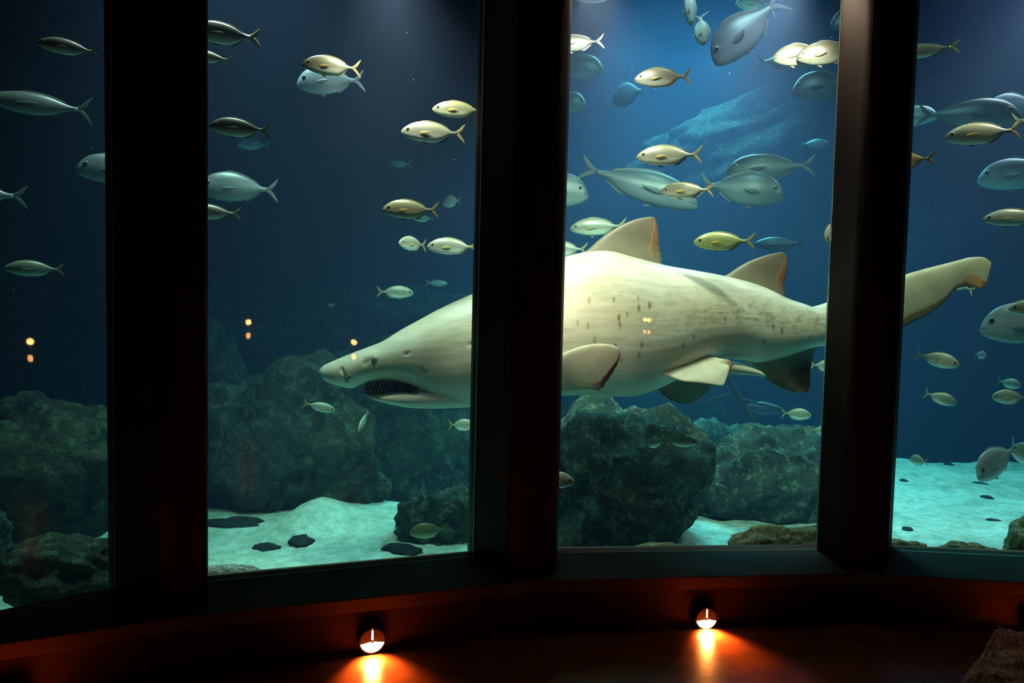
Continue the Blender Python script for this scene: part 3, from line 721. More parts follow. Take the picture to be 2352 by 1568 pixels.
# ------------------------------------------------------------------ fish
def fish_mat(name, back, flank, belly, stripes=0.25, rough=0.32, metal=0.25):
    m, nt, out = mat(name)
    t = N(nt, 'TexCoord'); s = N(nt, 'SeparateXYZ'); nt.links.new(t.outputs['Object'], s.inputs[0])
    n = noise_t(nt, t.outputs['Object'], 9, 3)
    zz = N(nt, 'Math'); zz.operation = 'MULTIPLY_ADD'; zz.inputs[1].default_value = 3.0; zz.inputs[2].default_value = 0.5; nt.links.new(s.outputs[2], zz.inputs[0])
    c = ramp(nt, zz.outputs[0], [(0.12, belly), (0.42, flank), (0.60, flank), (0.74, back), (1.0, tuple(x * 1.15 for x in back))])
    w_ = N(nt, 'TexWave'); w_.wave_type = 'BANDS'; w_.bands_direction = 'Z'; w_.inputs['Scale'].default_value = 19; w_.inputs['Distortion'].default_value = 0.6
    nt.links.new(t.outputs['Object'], w_.inputs['Vector'])
    up_ = ramp(nt, zz.outputs[0], [(0.35, (0, 0, 0)), (0.55, (1, 1, 1))])
    ws = mix(nt, 1.0, ramp(nt, w_.outputs['Fac'], [(0.3, (0, 0, 0)), (0.7, (stripes,) * 3)]), up_, 'MULTIPLY')
    c = mix(nt, ws, c, tuple(x * .5 for x in flank))
    # gill cover edge
    gx = N(nt, 'Math'); gx.operation = 'ABSOLUTE'; ga = N(nt, 'Math'); ga.operation = 'ADD'; ga.inputs[1].default_value = 0.235; nt.links.new(s.outputs[0], ga.inputs[0]); 
    z2 = N(nt, 'Math'); z2.operation = 'POWER'; z2.inputs[1].default_value = 2; nt.links.new(s.outputs[2], z2.inputs[0])
    z3 = N(nt, 'Math'); z3.operation = 'MULTIPLY_ADD'; z3.inputs[1].default_value = 4.0; nt.links.new(z2.outputs[0], z3.inputs[0]); nt.links.new(ga.outputs[0], z3.inputs[2]); nt.links.new(z3.outputs[0], gx.inputs[0])
    c = mix(nt, ramp(nt, gx.outputs[0], [(0.002, (0.26, 0.26, 0.26)), (0.02, (0, 0, 0))]), c, tuple(x * .35 for x in flank))
    # mouth slit
    mz = N(nt, 'Math'); mz.operation = 'ADD'; mz.inputs[1].default_value = 0.034; nt.links.new(s.outputs[2], mz.inputs[0])
    mab = N(nt, 'Math'); mab.operation = 'ABSOLUTE'; nt.links.new(mz.outputs[0], mab.inputs[0])
    fx = N(nt, 'Math'); fx.operation = 'LESS_THAN'; fx.inputs[1].default_value = -0.425; nt.links.new(s.outputs[0], fx.inputs[0])
    fm = N(nt, 'Math'); fm.operation = 'LESS_THAN'; fm.inputs[1].default_value = 0.0045; nt.links.new(mab.outputs[0], fm.inputs[0])
    fa = N(nt, 'Math'); fa.operation = 'MULTIPLY'; nt.links.new(fx.outputs[0], fa.inputs[0]); nt.links.new(fm.outputs[0], fa.inputs[1])
    c = mix(nt, fa.outputs[0], c, tuple(x * .25 for x in flank))
    oi = N(nt, 'ObjectInfo'); c = mix(nt, 1.0, c, oi.outputs['Color'], 'MULTIPLY')
    sc2 = N(nt, 'TexVoronoi'); sc2.inputs['Scale'].default_value = 60; nt.links.new(t.outputs['Object'], sc2.inputs['Vector'])
    bsdf(nt, out, c, rough, 0.6, sc2.outputs['Distance'], 0.08, 0.003, metal)
    return m
def fish_fin_mat(name, col, tip):
    m, nt, out = mat(name)
    a = N(nt, 'Attribute'); a.attribute_name = 'fin'; s = N(nt, 'SeparateXYZ'); nt.links.new(a.outputs['Vector'], s.inputs[0])
    c = ramp(nt, s.outputs[1], [(0.1, col), (0.9, tip)])
    w_ = N(nt, 'TexWave'); w_.inputs['Scale'].default_value = 7; cm = N(nt, 'CombineXYZ'); nt.links.new(s.outputs[0], cm.inputs[0]); nt.links.new(cm.outputs[0], w_.inputs['Vector'])
    c = mix(nt, 0.35, c, ramp(nt, w_.outputs['Fac'], [(0.2, (0.6, 0.6, 0.6)), (0.8, (1, 1, 1))]), 'MULTIPLY')
    oi = N(nt, 'ObjectInfo'); c = mix(nt, 1.0, c, oi.outputs['Color'], 'MULTIPLY')
    b = N(nt, 'BsdfPrincipled'); nt.links.new(c, b.inputs['Base Color']); b.inputs['Roughness'].default_value = 0.45
    tl = N(nt, 'BsdfTranslucent'); nt.links.new(c, tl.inputs[0]); mx = N(nt, 'MixShader'); mx.inputs[0].default_value = 0.35
    nt.links.new(b.outputs[0], mx.inputs[1]); nt.links.new(tl.outputs[0], mx.inputs[2]); nt.links.new(mx.outputs[0], out.inputs[0]); return m
M['fish_silver'] = fish_mat('silver_bream_skin', (0.26, 0.26, 0.18), (0.20, 0.215, 0.18), (0.62, 0.70, 0.66), 0.5, 0.36, 0.05)
M['fish_big'] = fish_mat('large_bream_skin', (0.24, 0.27, 0.28), (0.34, 0.39, 0.40), (0.60, 0.66, 0.66), 0.12, 0.4, 0.05)
M['f_tail'] = fish_fin_mat('yellowish_tail', (0.30, 0.25, 0.10), (0.36, 0.32, 0.15))
M['f_pec'] = fish_fin_mat('amber_pectoral', (0.50, 0.36, 0.08), (0.50, 0.42, 0.16))
M['f_grey'] = fish_fin_mat('grey_fish_fin', (0.40, 0.42, 0.40), (0.55, 0.60, 0.60))
M['f_eye'] = eyemat('fish_eye', (0.20, 0.18, 0.10), (0.012, 0.012, 0.01), 0.019)
M['f_eye_big'] = eyemat('large_fish_eye', (0.16, 0.18, 0.17), (0.012, 0.012, 0.01), 0.020)

def fish_body(top, bot, wid, seg=22, nx=40):
    bm = bmesh.new(); rings = []
    x0_, x1_ = top[0][0], top[-1][0]
    for i in range(nx + 1):
        t = i / nx; x = x0_ + (x1_ - x0_) * (t ** 1.35 if t < .999 else 1)
        zt_, zb = smooth_tab(top, x), smooth_tab(bot, x); wd = smooth_tab(wid, x)
        c = zb + (zt_ - zb) * 0.45
        ring = []
        for k in range(seg):
            a = 2 * math.pi * k / seg; ca, sa = math.cos(a), math.sin(a)
            q = lambda v: math.copysign(abs(v) ** 0.95, v)
            z = c + (zt_ - c) * q(sa) if sa >= 0 else c + (c - zb) * q(sa)
            ring.append(bm.verts.new((x, wd * math.copysign(abs(ca) ** 1.15, ca), z)))
        rings.append(ring)
    for r0, r1 in zip(rings, rings[1:]):
        for k in range(seg): bm.faces.new((r0[k], r0[(k + 1) % seg], r1[(k + 1) % seg], r1[k]))
    bm.faces.new(rings[0][::-1]); bm.faces.new(rings[-1])
    bmesh.ops.recalc_face_normals(bm, faces=bm.faces); return bm
loc3 = lambda x, z, dy: Vector((x, dy, z))
def fish_fin(name, lead, trail, m, parent, th=0.006, nu=14, nv=8, bend=0.0):
    bm = bmesh.new()
    g = lambda L: [V3(*(p if len(p) == 3 else (*p, 0))) for p in L]
    blade(bm, g(lead), g(trail), th, th * .4, lambda t: bend * t * t, nu, nv, P=loc3)
    bmesh.ops.remove_doubles(bm, verts=bm.verts, dist=1e-6)
    return from_bm(name, bm, m, parent)
def make_fish(name, kind):
    if kind == 'silver':
        top = [(-.5, -.010), (-.485, .022), (-.45, .058), (-.40, .094), (-.33, .132), (-.24, .160), (-.13, .168), (-.02, .158), (.09, .130), (.18, .088), (.26, .046), (.31, .028), (.37, .030)]
        bot = [(-.5, -.034), (-.48, -.058), (-.43, -.088), (-.34, -.122), (-.24, -.148), (-.12, -.162), (0, -.160), (.1, -.142), (.17, -.104), (.25, -.046), (.31, -.022), (.37, -.020)]
        wid = [(-.5, .008), (-.46, .030), (-.38, .052), (-.25, .070), (-.1, .074), (.05, .062), (.2, .036), (.3, .018), (.37, .010)]
        sk, tm, pm, em, er = M['fish_silver'], M['f_tail'], M['f_pec'], M['f_eye'], .031
        ey = (-.392, .022)
    elif kind == 'big':
        top = [(-.5, -.045), (-.485, .000), (-.45, .060), (-.40, .115), (-.32, .165), (-.20, .195), (-.08, .195), (.04, .165), (.15, .115), (.24, .065), (.31, .036), (.36, .034)]
        bot = [(-.5, -.070), (-.48, -.095), (-.43, -.125), (-.34, -.155), (-.24, -.175), (-.12, -.182), (0, -.172), (.1, -.140), (.2, -.082), (.27, -.040), (.32, -.028), (.36, -.028)]
        wid = [(-.5, .012), (-.46, .045), (-.38, .070), (-.25, .088), (-.1, .090), (.05, .070), (.2, .040), (.3, .020), (.36, .012)]
        sk, tm, pm, em, er = M['fish_big'], M['f_grey'], M['f_grey'], M['f_eye_big'], .033
        ey = (-.385, .035)
    else:
        top = [(-.5, -.004), (-.46, .030), (-.38, .066), (-.26, .098), (-.12, .112), (0, .108), (.12, .085), (.22, .050), (.30, .030), (.36, .028)]
        bot = [(-.5, -.020), (-.46, -.044), (-.38, -.078), (-.26, -.108), (-.12, -.122), (0, -.118), (.12, -.090), (.22, -.048), (.30, -.024), (.36, -.022)]
        wid = [(-.5, .008), (-.46, .030), (-.36, .052), (-.2, .066), (0, .062), (.15, .040), (.27, .02), (.36, .010)]
        sk, tm, pm, em, er = M['fish_big'], M['f_grey'], M['f_grey'], M['f_eye_big'], .020
        ey = (-.41, .012)
    b = from_bm(name, fish_body(top, bot, wid), sk)
    zt_ = lambda x: smooth_tab(top, x); zb = lambda x: smooth_tab(bot, x)
    # forked tail: two lobes in one blade
    lead = [(.34, .030), (.38, .042), (.42, .085), (.46, .130), (.50, .165)]
    bm = bmesh.new()
    blade(bm, [V3(*p, 0) for p in [(.33, .024), (.375, .045), (.42, .085), (.465, .130), (.50, .160)]], [V3(*p, 0) for p in [(.36, -.004), (.40, .006), (.435, .030), (.468, .080), (.502, .150)]], .010, .002, nu=16, nv=8, P=loc3)
    blade(bm, [V3(*p, 0) for p in [(.33, -.016), (.375, -.038), (.42, -.080), (.465, -.125), (.50, -.155)]], [V3(*p, 0) for p in [(.36, .006), (.40, .002), (.435, -.026), (.468, -.075), (.502, -.145)]], .010, .002, nu=16, nv=8, P=loc3)
    bmesh.ops.remove_doubles(bm, verts=bm.verts, dist=1e-6)
    from_bm('tail_fin', bm, tm, b)
    xs_ = [-.22 + .46 * i / 8 for i in range(9)]
    hgt = [.004, .016, .018, .016, .014, .013, .013, .012, .002]
    fish_fin('dorsal_fin', [(x, zt_(x) - .012) for x in xs_], [(x + .02, zt_(x) + h) for x, h in zip(xs_, hgt)], tm if kind != 'silver' else M['fish_silver_fin'], b, .008)
    xs_ = [.06 + .18 * i / 5 for i in range(6)]
    fish_fin('anal_fin', [(x, zb(x) + .010) for x in xs_], [(x + .02, zb(x) - h) for x, h in zip(xs_, [.003, .02, .018, .014, .010, .002])], tm if kind != 'silver' else M['fish_silver_fin'], b, .008)
    for s in (-1, 1):
        wd = smooth_tab(wid, -.2) * s
        fish_fin('pectoral_fin', [(-.215, -.020, wd * .96), (-.16, -.006, wd * 1.15), (-.10, -.002, wd * 1.25), (-.03, -.010, wd * 1.3)], [(-.215, -.050, wd * .96), (-.15, -.055, wd * 1.15), (-.09, -.040, wd * 1.25), (-.028, -.014, wd * 1.3)], pm, b, .007, 8, 4)
        we = smooth_tab(wid, ey[0]) * s
        eyeball('eye', (ey[0], we * .93, ey[1]), er, em, b, .40)
    fish_fin('pelvic_fin', [(-.20, zb(-.2) + .012), (-.17, zb(-.17) - .006), (-.13, zb(-.13) - .024), (-.10, zb(-.1) - .03)], [(-.13, zb(-.13) + .010), (-.11, zb(-.11) - .004), (-.09, zb(-.09) - .018), (-.085, zb(-.085) - .03)], tm, b, .008, 8, 4)
    return b
M['fish_silver_fin'] = fish_fin_mat('olive_back_fin', (0.24, 0.23, 0.15), (0.28, 0.28, 0.19))
PROTO = {'A': make_fish('silver_bream', 'silver'), 'B': make_fish('large_bream', 'big'), 'S': make_fish('slender_fish', 'slim')}
NATH = {'A': .330, 'B': .377, 'S': .234}
used = set()
def put_fish(kind, cx, cy, L, Hh, dirn, w, label, tilt=0, yaw=0, col=(1, 1, 1), group=None, cat='fish'):
    """dirn -1: head to the left; yaw: turned out of the pane's plane (+ head away); tilt: head down"""
    src = PROTO[kind]
    if kind in used:
        o = src.copy(); C.objects.link(o)
        for ch in src.children:
            c_ = ch.copy(); C.objects.link(c_); c_.parent = o
    else:
        o = src; used.add(kind)
    c = beyond(cx, cy, w); D = depth(c)
    px = D / FPX
    ln = L * px / max(.25, math.cos(R(yaw)))
    body_h = Hh * px
    face = math.atan2(c.x, c.y)                       # the fish's side is square to the sight line
    z = -face
    if dirn > 0: z += math.pi
    z += R(yaw) * (-1 if dirn < 0 else 1)
    rm = Matrix.Rotation(z, 4, 'Z') @ Matrix.Rotation(R(-tilt), 4, 'Y') @ Matrix.Diagonal((ln, ln * (0.9 if kind != 'S' else 1), body_h / NATH[kind], 1))
    o.matrix_world = Matrix.Translation(c) @ rm
    for q in [o] + list(o.children): q.color = (*col, 1)
    o['label'] = label; o['category'] = cat; o['group'] = group or {'A': 'small silver bream of the shoal', 'B': 'large deep-bodied bream', 'S': 'slender grey fish'}[kind]
    return o
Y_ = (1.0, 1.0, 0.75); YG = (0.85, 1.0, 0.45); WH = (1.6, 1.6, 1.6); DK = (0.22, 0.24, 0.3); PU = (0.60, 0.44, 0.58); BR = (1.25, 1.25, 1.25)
FISH = [
 # leftmost window
 ('A', 158, 109, 122, 36, -1, .50, 'small bream at the very top of the leftmost window', {}),
 ('S', 92, 240, 206, 50, -1, 1.0, 'long slender fish near the top of the leftmost window, below the small bream', {'col': (.5, .52, .52)}),
 ('B', 275, 391, 172, 66, -1, 1.3, 'bream in the leftmost window, only its head out from behind the broad pillar', {'col': (.5, .52, .5)}),
 ('B', -58, 443, 200, 66, -1, .9, 'fish at the left edge of the photo, only its forked tail showing', {'col': (.8, .9, 1)}),
 ('A', 80, 617, 116, 36, -1, 1.1, 'dim greenish bream above the left orange reflection', {'col': (.9, 1, .9)}),
 # window with the shark's snout
 ('A', 518, 78, 150, 50, -1, .50, 'bream at the top of the snout window with its head behind the broad pillar', {}),
 ('A', 520, 78, 146, 40, -1, 1.0, 'bream almost hidden behind the topmost one, only its bright tail fork visible', {'col': WH, 'tilt': 3}),
 ('A', 478, 131, 110, 28, -1, .60, 'half-hidden bream with a yellow tail beside the broad pillar', {'col': Y_}),
 ('A', 762, 152, 130, 44, -1, .45, 'small bream swimming just above a bigger bluish bream', {'col': (.8, .8, .7)}),
 ('B', 760, 186, 152, 62, -1, 1.3, 'bluish large bream with tall pale tail overlapped by a small bream', {'tilt': 6, 'col': (.7, .75, .85)}),
 ('A', 552, 294, 132, 42, -1, .40, 'small bream with yellow pectoral fin near the broad pillar, above a teal fish', {'col': (1.05, 1.1, .95)}),
 ('B', 582, 331, 72, 28, -1, 3.0, 'faint teal fish below the bream with the yellow pectoral fin', {}),
 ('B', 549, 432, 170, 66, -1, 1.6, 'large teal bream beside the broad pillar, above a half-hidden small one', {'col': (.42, .48, .46)}),
 ('A', 487, 487, 126, 34, -1, .70, 'small bream beneath the large teal bream, head hidden by the broad pillar', {}),
 ('A', 1055, 252, 124, 38, -1, .45, 'upper of two small bream close to the middle pillar', {'col': Y_}),
 ('A', 995, 304, 146, 47, -1, .42, 'lower of two small bream close to the middle pillar, with a striped flank', {}),
 ('A', 944, 481, 128, 43, -1, .42, 'yellowish bream by itself midway down, a tiny pale fish right of its tail', {'col': Y_}),
 ('B', 1038, 463, 40, 28, -1, 2.4, 'tiny pale fish turned away, right of the yellowish bream tail', {'yaw': 50}),
 ('A', 973, 502, 50, 16, -1, 3.2, 'faint teal fish under the tail of the yellowish bream', {}),
 ('A', 948, 560, 62, 32, -1, 1.1, 'small fish turned towards the glass, just left of a silvery bream', {'yaw': -48, 'col': BR}),
 ('A', 1040, 566, 118, 38, -1, .75, 'silvery bream near the middle pillar, above the shark forehead', {'col': (1.05, 1.15, 1.15)}),
 ('A', 908, 671, 84, 29, 1, 1.9, 'teal bream heading right, above the shark head', {}),
 ('S', 1003, 650, 50, 14, 1, 3.4, 'thin faint fish between the teal bream and the middle pillar', {}),
 ('A', 762, 701, 22, 9, -1, 4.2, 'tiny faint fish in the dark water above the shark snout', {}),
 ('A', 734, 934, 74, 22, 1, 1.6, 'teal fish tilted head down just below the shark snout', {'tilt': 14, 'col': BR}),
 ('A', 835, 966, 26, 22, -1, 1.6, 'tiny fish seen from the front below the shark jaw', {'yaw': -70, 'tilt': 30, 'col': BR}),
 ('A', 1060, 976, 60, 28, 1, 1.9, 'small teal bream heading right, below the shark throat at the middle pillar', {'col': BR}),
 ('A', 985, 1218, 88, 36, -1, 1.2, 'yellowish bream swimming low in front of the mottled boulder', {'col': (1.0, .95, .55), 'tilt': 5}),
 ('S', 920, 376, 50, 16, -1, 4.2, 'very faint bluish fish in open water between shoal and broad pillar', {}),
 # window with the shark's trunk
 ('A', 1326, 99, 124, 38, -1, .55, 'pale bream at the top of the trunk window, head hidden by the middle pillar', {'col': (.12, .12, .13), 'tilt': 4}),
 ('B', 1322, 155, 128, 56, 1, 3.0, 'round bluish fish beside the middle pillar, below the pale bream tail', {'col': (.4, .45, .5)}),
 ('B', 1300, 236, 92, 48, 1, 3.0, 'smaller round bluish fish beside the middle pillar', {'col': (.45, .5, .5)}),
 ('B', 1445, 216, 74, 54, -1, 4.0, 'very faint round fish under the long-tailed small bream', {'col': (.3, .34, .4), 'yaw': 40}),
 ('A', 1522, 178, 128, 44, -1, .42, 'small bream with raised tail in the upper half of the trunk window', {'col': (.24, .25, .23)}),
 ('A', 1374, -15, 124, 44, -1, .6, 'bream cut off by the top edge of the photo, only its white belly showing', {'col': BR}),
 ('S', 1585, 12, 96, 26, 1, 1.0, 'narrow bright fish diving straight down at the top edge', {'tilt': 84, 'yaw': 0, 'col': WH}),
 ('S', 1612, 68, 74, 34, 1, 1.0, 'bright fish diving head down left of the big purple-grey bream', {'tilt': 80, 'col': WH}),
 ('B', 1714, 68, 196, 92, -1, 1.5, 'big purple-grey bream diving towards lower left with a dark tail', {'tilt': 40, 'col': PU}),
 ('B', 1738, 14, 96, 34, -1, 2.8, 'bright-edged fish at the top edge above the purple-grey bream', {'tilt': -20, 'col': WH}),
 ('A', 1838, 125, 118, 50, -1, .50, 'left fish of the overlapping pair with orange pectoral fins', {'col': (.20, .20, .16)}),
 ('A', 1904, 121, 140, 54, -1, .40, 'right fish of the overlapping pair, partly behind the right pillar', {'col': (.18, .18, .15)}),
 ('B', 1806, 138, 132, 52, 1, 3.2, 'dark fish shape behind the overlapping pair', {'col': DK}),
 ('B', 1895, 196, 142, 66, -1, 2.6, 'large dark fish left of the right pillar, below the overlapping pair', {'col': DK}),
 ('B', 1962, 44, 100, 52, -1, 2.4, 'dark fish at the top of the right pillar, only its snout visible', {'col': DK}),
 ('A', 1537, 357, 148, 46, -1, .42, 'pale small bream with clean flank above the long diving fish', {'col': (.62, .62, .58)}),
 ('B', 1768, 384, 192, 60, -1, 2.0, 'large bluish bream with a bright back line and white tail edge', {'col': (.2, .25, .28)}),
 ('B', 1466, 424, 286, 74, 1, 1.7, 'longest bluish fish heading down right above the first dorsal fin', {'tilt': 17, 'col': (.22, .27, .3)}),
 ('A', 1578, 437, 120, 36, -1, .46, 'small yellowish bream in front of the longest bluish fish', {'col': (1.0, 1.0, .85)}),
 ('B', 1702, 433, 190, 76, 1, 1.9, 'large bluish bream heading right with a dark cheek', {'tilt': 7, 'col': (.22, .27, .28)}),
 ('B', 1268, 438, 166, 78, 1, 1.6, 'large bream peering out right of the middle pillar', {'col': (.22, .27, .28)}),
 ('A', 1374, 521, 130, 41, -1, 1.35, 'bream whose tail disappears behind the first dorsal fin', {'col': (.6, .64, .6), 'tilt': 3}),
 ('A', 1296, 572, 108, 36, -1, 1.4, 'teal-bellied bream tail beside the middle pillar in front of the dorsal fin', {'col': (.8, .8, .8)}),
 ('A', 1663, 554, 136, 42, -1, .45, 'olive green bream between the two dorsal fins', {'col': YG}),
 ('A', 1922, 524, 72, 36, -1, .45, 'small bream diving at the right pillar, mostly hidden by it', {'tilt': 55}),
 ('A', 1870, 330, 62, 22, 1, 4.2, 'faint dark fish right of the pale small bream, near the right pillar', {'col': DK}),
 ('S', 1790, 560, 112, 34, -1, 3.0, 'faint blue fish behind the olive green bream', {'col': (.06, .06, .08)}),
 ('A', 1898, 840, 72, 30, 1, 1.5, 'teal fish between the anal fin and the right pillar', {'col': BR}),
 ('A', 1829, 951, 64, 27, 1, 1.8, 'small greenish bream heading right, below the anal fin', {'col': BR}),
 ('A', 1890, 990, 66, 26, 1, 2.0, 'pale fish touching the right pillar, below the small greenish bream', {'col': BR}),
 ('A', 1498, 1016, 40, 27, 1, .95, 'tiny turquoise fish left of a bigger greenish one over the rocks', {'yaw': 40, 'col': WH}),
 ('A', 1560, 1012, 82, 29, 1, 1.05, 'greenish bream heading right over the rocks below the pelvic fins', {'col': BR}),
 ('A', 1266, 1102, 108, 40, 1, .30, 'silvery fish head emerging right of the middle pillar, low over the boulder', {'col': BR}),
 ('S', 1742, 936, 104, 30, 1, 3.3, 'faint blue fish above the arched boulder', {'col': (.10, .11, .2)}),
 # right window
 ('A', 2124, 116, 136, 32, -1, .50, 'silver fish at the top right of the right pillar, head hidden', {'col': (1.15, 1.2, 1.2)}),
 ('A', 2078, 368, 124, 40, -1, .45, 'orange-tailed fish mostly hidden behind the right pillar', {'col': (1.2, .85, .5)}),
 ('A', 2256, 306, 148, 49, -1, .42, 'small silvery bream in front of bluish ones, top of the right window', {'col': (1.1, 1.1, 1.0)}),
 ('B', 2222, 262, 204, 66, 1, 2.0, 'large bluish bream heading right behind the small silvery bream', {'tilt': 6, 'col': (.25, .3, .33)}),
 ('B', 2090, 268, 110, 44, 1, 2.8, 'bluish fish overlapping the right pillar at its upper part', {'col': (.8, .9, .9)}),
 ('B', 2330, 244, 116, 60, -1, 2.6, 'round bluish fish at the right edge, upper right of the small silvery bream', {'col': (.7, .8, .9)}),
 ('A', 2390, 272, 110, 44, 1, 1.3, 'pinkish white tail entering from the right edge', {'col': WH}),
 ('B', 2350, 399, 176, 72, -1, 2.2, 'large round dark blue bream at the right edge', {'col': (.55, .65, .75)}),
 ('A', 2334, 499, 128, 39, -1, .55, 'small grey bream at the right edge, above the shark tail tip', {'col': (.95, 1, 1)}),
 ('A', 2196, 652, 80, 24, -1, 1.3, 'fish behind the notch of the shark tail, only its pale tail showing', {'tilt': -25, 'col': WH}),
 ('B', 2384, 742, 224, 96, -1, .85, 'large blue-grey bream with a big eye at the right edge', {'tilt': 4, 'col': (.5, .6, .65)}),
 ('A', 2392, 708, 124, 40, -1, .45, 'small bream head in front of the large blue-grey bream', {'col': (1.15, 1.15, .95)}),
 ('A', 2152, 825, 92, 34, 1, .95, 'bright white bream heading right below the shark tail', {'tilt': 13, 'col': WH}),
 ('A', 2160, 914, 68, 28, 1, 1.3, 'greyish bream heading right below the bright white one', {'tilt': 16, 'col': BR}),
 ('A', 2322, 912, 72, 33, -1, 1.2, 'small greenish bream at the right edge under the large blue-grey bream', {'yaw': -20, 'col': BR}),
 ('A', 2318, 880, 46, 23, 1, 2.8, 'faint fish just above the small greenish bream at the right', {'tilt': 10}),
 ('A', 2252, 815, 24, 18, 1, 3.6, 'tiny faint round fish right of the bright white bream', {'yaw': 40}),
 ('B', 2290, 1058, 84, 72, -1, .90, 'pale bream turned to face the glass over the sand, nose down', {'yaw': -50, 'tilt': 28, 'col': (1.25, 1.3, 1.25)}),
 ('A', 2358, 1045, 62, 48, -1, 1.1, 'fish cut by the right edge behind the pale bream facing the glass', {'yaw': 30, 'tilt': -20, 'col': BR}),
 ('A', 2110, 1057, 36, 23, -1, 2.4, 'tiny fish above the far edge of the sand, right of the right pillar', {'col': (1, 1, .8), 'yaw': 30}),
]
for f in FISH: put_fish(*f[:8], **f[8])

# drifting specks in the water
bm = bmesh.new(); rs = random.Random(5)
for k in range(150):
    px, py = rs.uniform(0, 2352), rs.uniform(0, 1250)
    c = beyond(px, py, rs.uniform(.1, 1.2)); r = rs.uniform(.0008, .0018)
    if c.z < 0: continue
    q = bmesh.ops.create_icosphere(bm, subdivisions=1, radius=r)
    for v in q['verts']: v.co = v.co + c
M['speck'] = plain('pale_speck', (0.8, 0.85, 0.85), .8, .2)
tag(from_bm('floating_specks', bm, M['speck']), 'tiny white specks drifting in the water', 'particles', kind='stuff')

# ------------------------------------------------------------------ floor lamps in the kick wall
M['lampmetal'] = plain('blackened_metal', (0.018, 0.014, 0.010), 0.45, 0.3, .1, 20)
M['glow'] = emit('warm_lamp_glass', (1.0, 0.52, 0.16), 26)
M['glow_slit'] = emit('warm_lamp_slit', (1.0, 0.62, 0.28), 12)
def on_kick(px, py, k):
    a, b = O[k] + vn(k) * .03, O[k + 1] + vn(k + 1) * .03
    n = Vector((-(b - a).y, (b - a).x, 0)).normalized(); d = ray(px, py)
    return EYE + d * ((a - EYE).dot(n) / d.dot(n)), n
def make_lamp(px, py, k, label, r=0.043):
    p, n = on_kick(px, py, k)
    root = bpy.data.objects.new('wall_lamp', None); C.objects.link(root); root.empty_display_size = .05
    root.location = p
    root.rotation_euler = (0, 0, math.atan2(n.y, n.x) - math.pi / 2)     # local +Y into the wall
    tag(root, label, 'lamp', 'round lamps in the wall under the windows')
    bm = bmesh.new()                                                     # cup standing proud of the wall
    out_ = 0.050
    prof = [(0.0, r * .98), (-.012, r * 1.12), (-out_ * .8, r * 1.08), (-out_, r * 1.02), (-out_, r * .93), (-.016, r * .88), (-.012, 0.001)]
    rings = [[bm.verts.new((rr_ * math.cos(a), y, rr_ * math.sin(a))) for a in [2 * math.pi * i / 40 for i in range(40)]] for y, rr_ in prof]
    for a, b in zip(rings, rings[1:]):
        for i in range(40): bm.faces.new((a[i], a[(i + 1) % 40], b[(i + 1) % 40], b[i]))
    from_bm('housing', bm, M['lampmetal'], root)
    def plate(name, poly, y0, y1, m):
        bm = bmesh.new(); a = [bm.verts.new((x, y0, z)) for x, z in poly]; b = [bm.verts.new((x, y1, z)) for x, z in poly]
        bm.faces.new(a); bm.faces.new(b[::-1]); n_ = len(poly)
        for i in range(n_): bm.faces.new((a[i], a[(i + 1) % n_], b[(i + 1) % n_], b[i]))
        return from_bm(name, bm, m, root, smooth=False)
    rr_ = r * .93
    arc = [(rr_ * math.cos(t), rr_ * math.sin(t)) for t in [R(-168 + 156 * i / 24) for i in range(25)]]
    # glowing lower segment, topped by a shallow V with a small notch
    plate('lens', arc + [(rr_ * .30, -.004), (rr_ * .08, -.012), (-rr_ * .06, -.012), (-rr_ * .2, -.003)], -.0495, -.044, M['glow'])
    lid = [(rr_ * math.cos(t), rr_ * math.sin(t)) for t in [R(-12 + 204 * i / 28) for i in range(29)]]
    slit = .0035
    right = [q for q in lid if q[0] > slit] + [(slit, rr_ * .99), (slit, .0), (rr_ * .3, -.004)]
    left = [(-slit, rr_ * .99)] + [q for q in lid if q[0] < -slit] + [(-rr_ * .2, -.003), (-slit, .0)]
    plate('eyelid', right, -.0535, -.0500, M['lampmetal']); plate('eyelid', left, -.0535, -.0500, M['lampmetal'])
    plate('slit', [(-slit, .004), (slit, .004), (slit * .7, rr_ * .85), (-slit * .7, rr_ * .85)], -.051, -.048, M['glow_slit'])
    d = bpy.data.lights.new('lamp_bulb', 'SPOT'); d.energy = 25.0; d.color = (1.0, 0.30, 0.055); d.spot_size = R(116); d.spot_blend = .5; d.shadow_soft_size = .02
    lo = bpy.data.objects.new('lamp_bulb', d); C.objects.link(lo); lo.parent = root
    lo.location = (0, -.062, -.012); lo.rotation_euler = (R(-40), 0, 0)
    return root
make_lamp(852, 1456, 1, 'round glowing eyelid lamp under the window with the shark snout', .046)
make_lamp(1612, 1407, 2, 'round glowing eyelid lamp under the window with the shark trunk', .044)
make_lamp(2368, 1424, 3, 'glowing lamp at the right edge of the photo, mostly out of frame')
make_lamp(28, 1590, 0, 'lamp at the bottom left corner, only its glow on the wall showing')

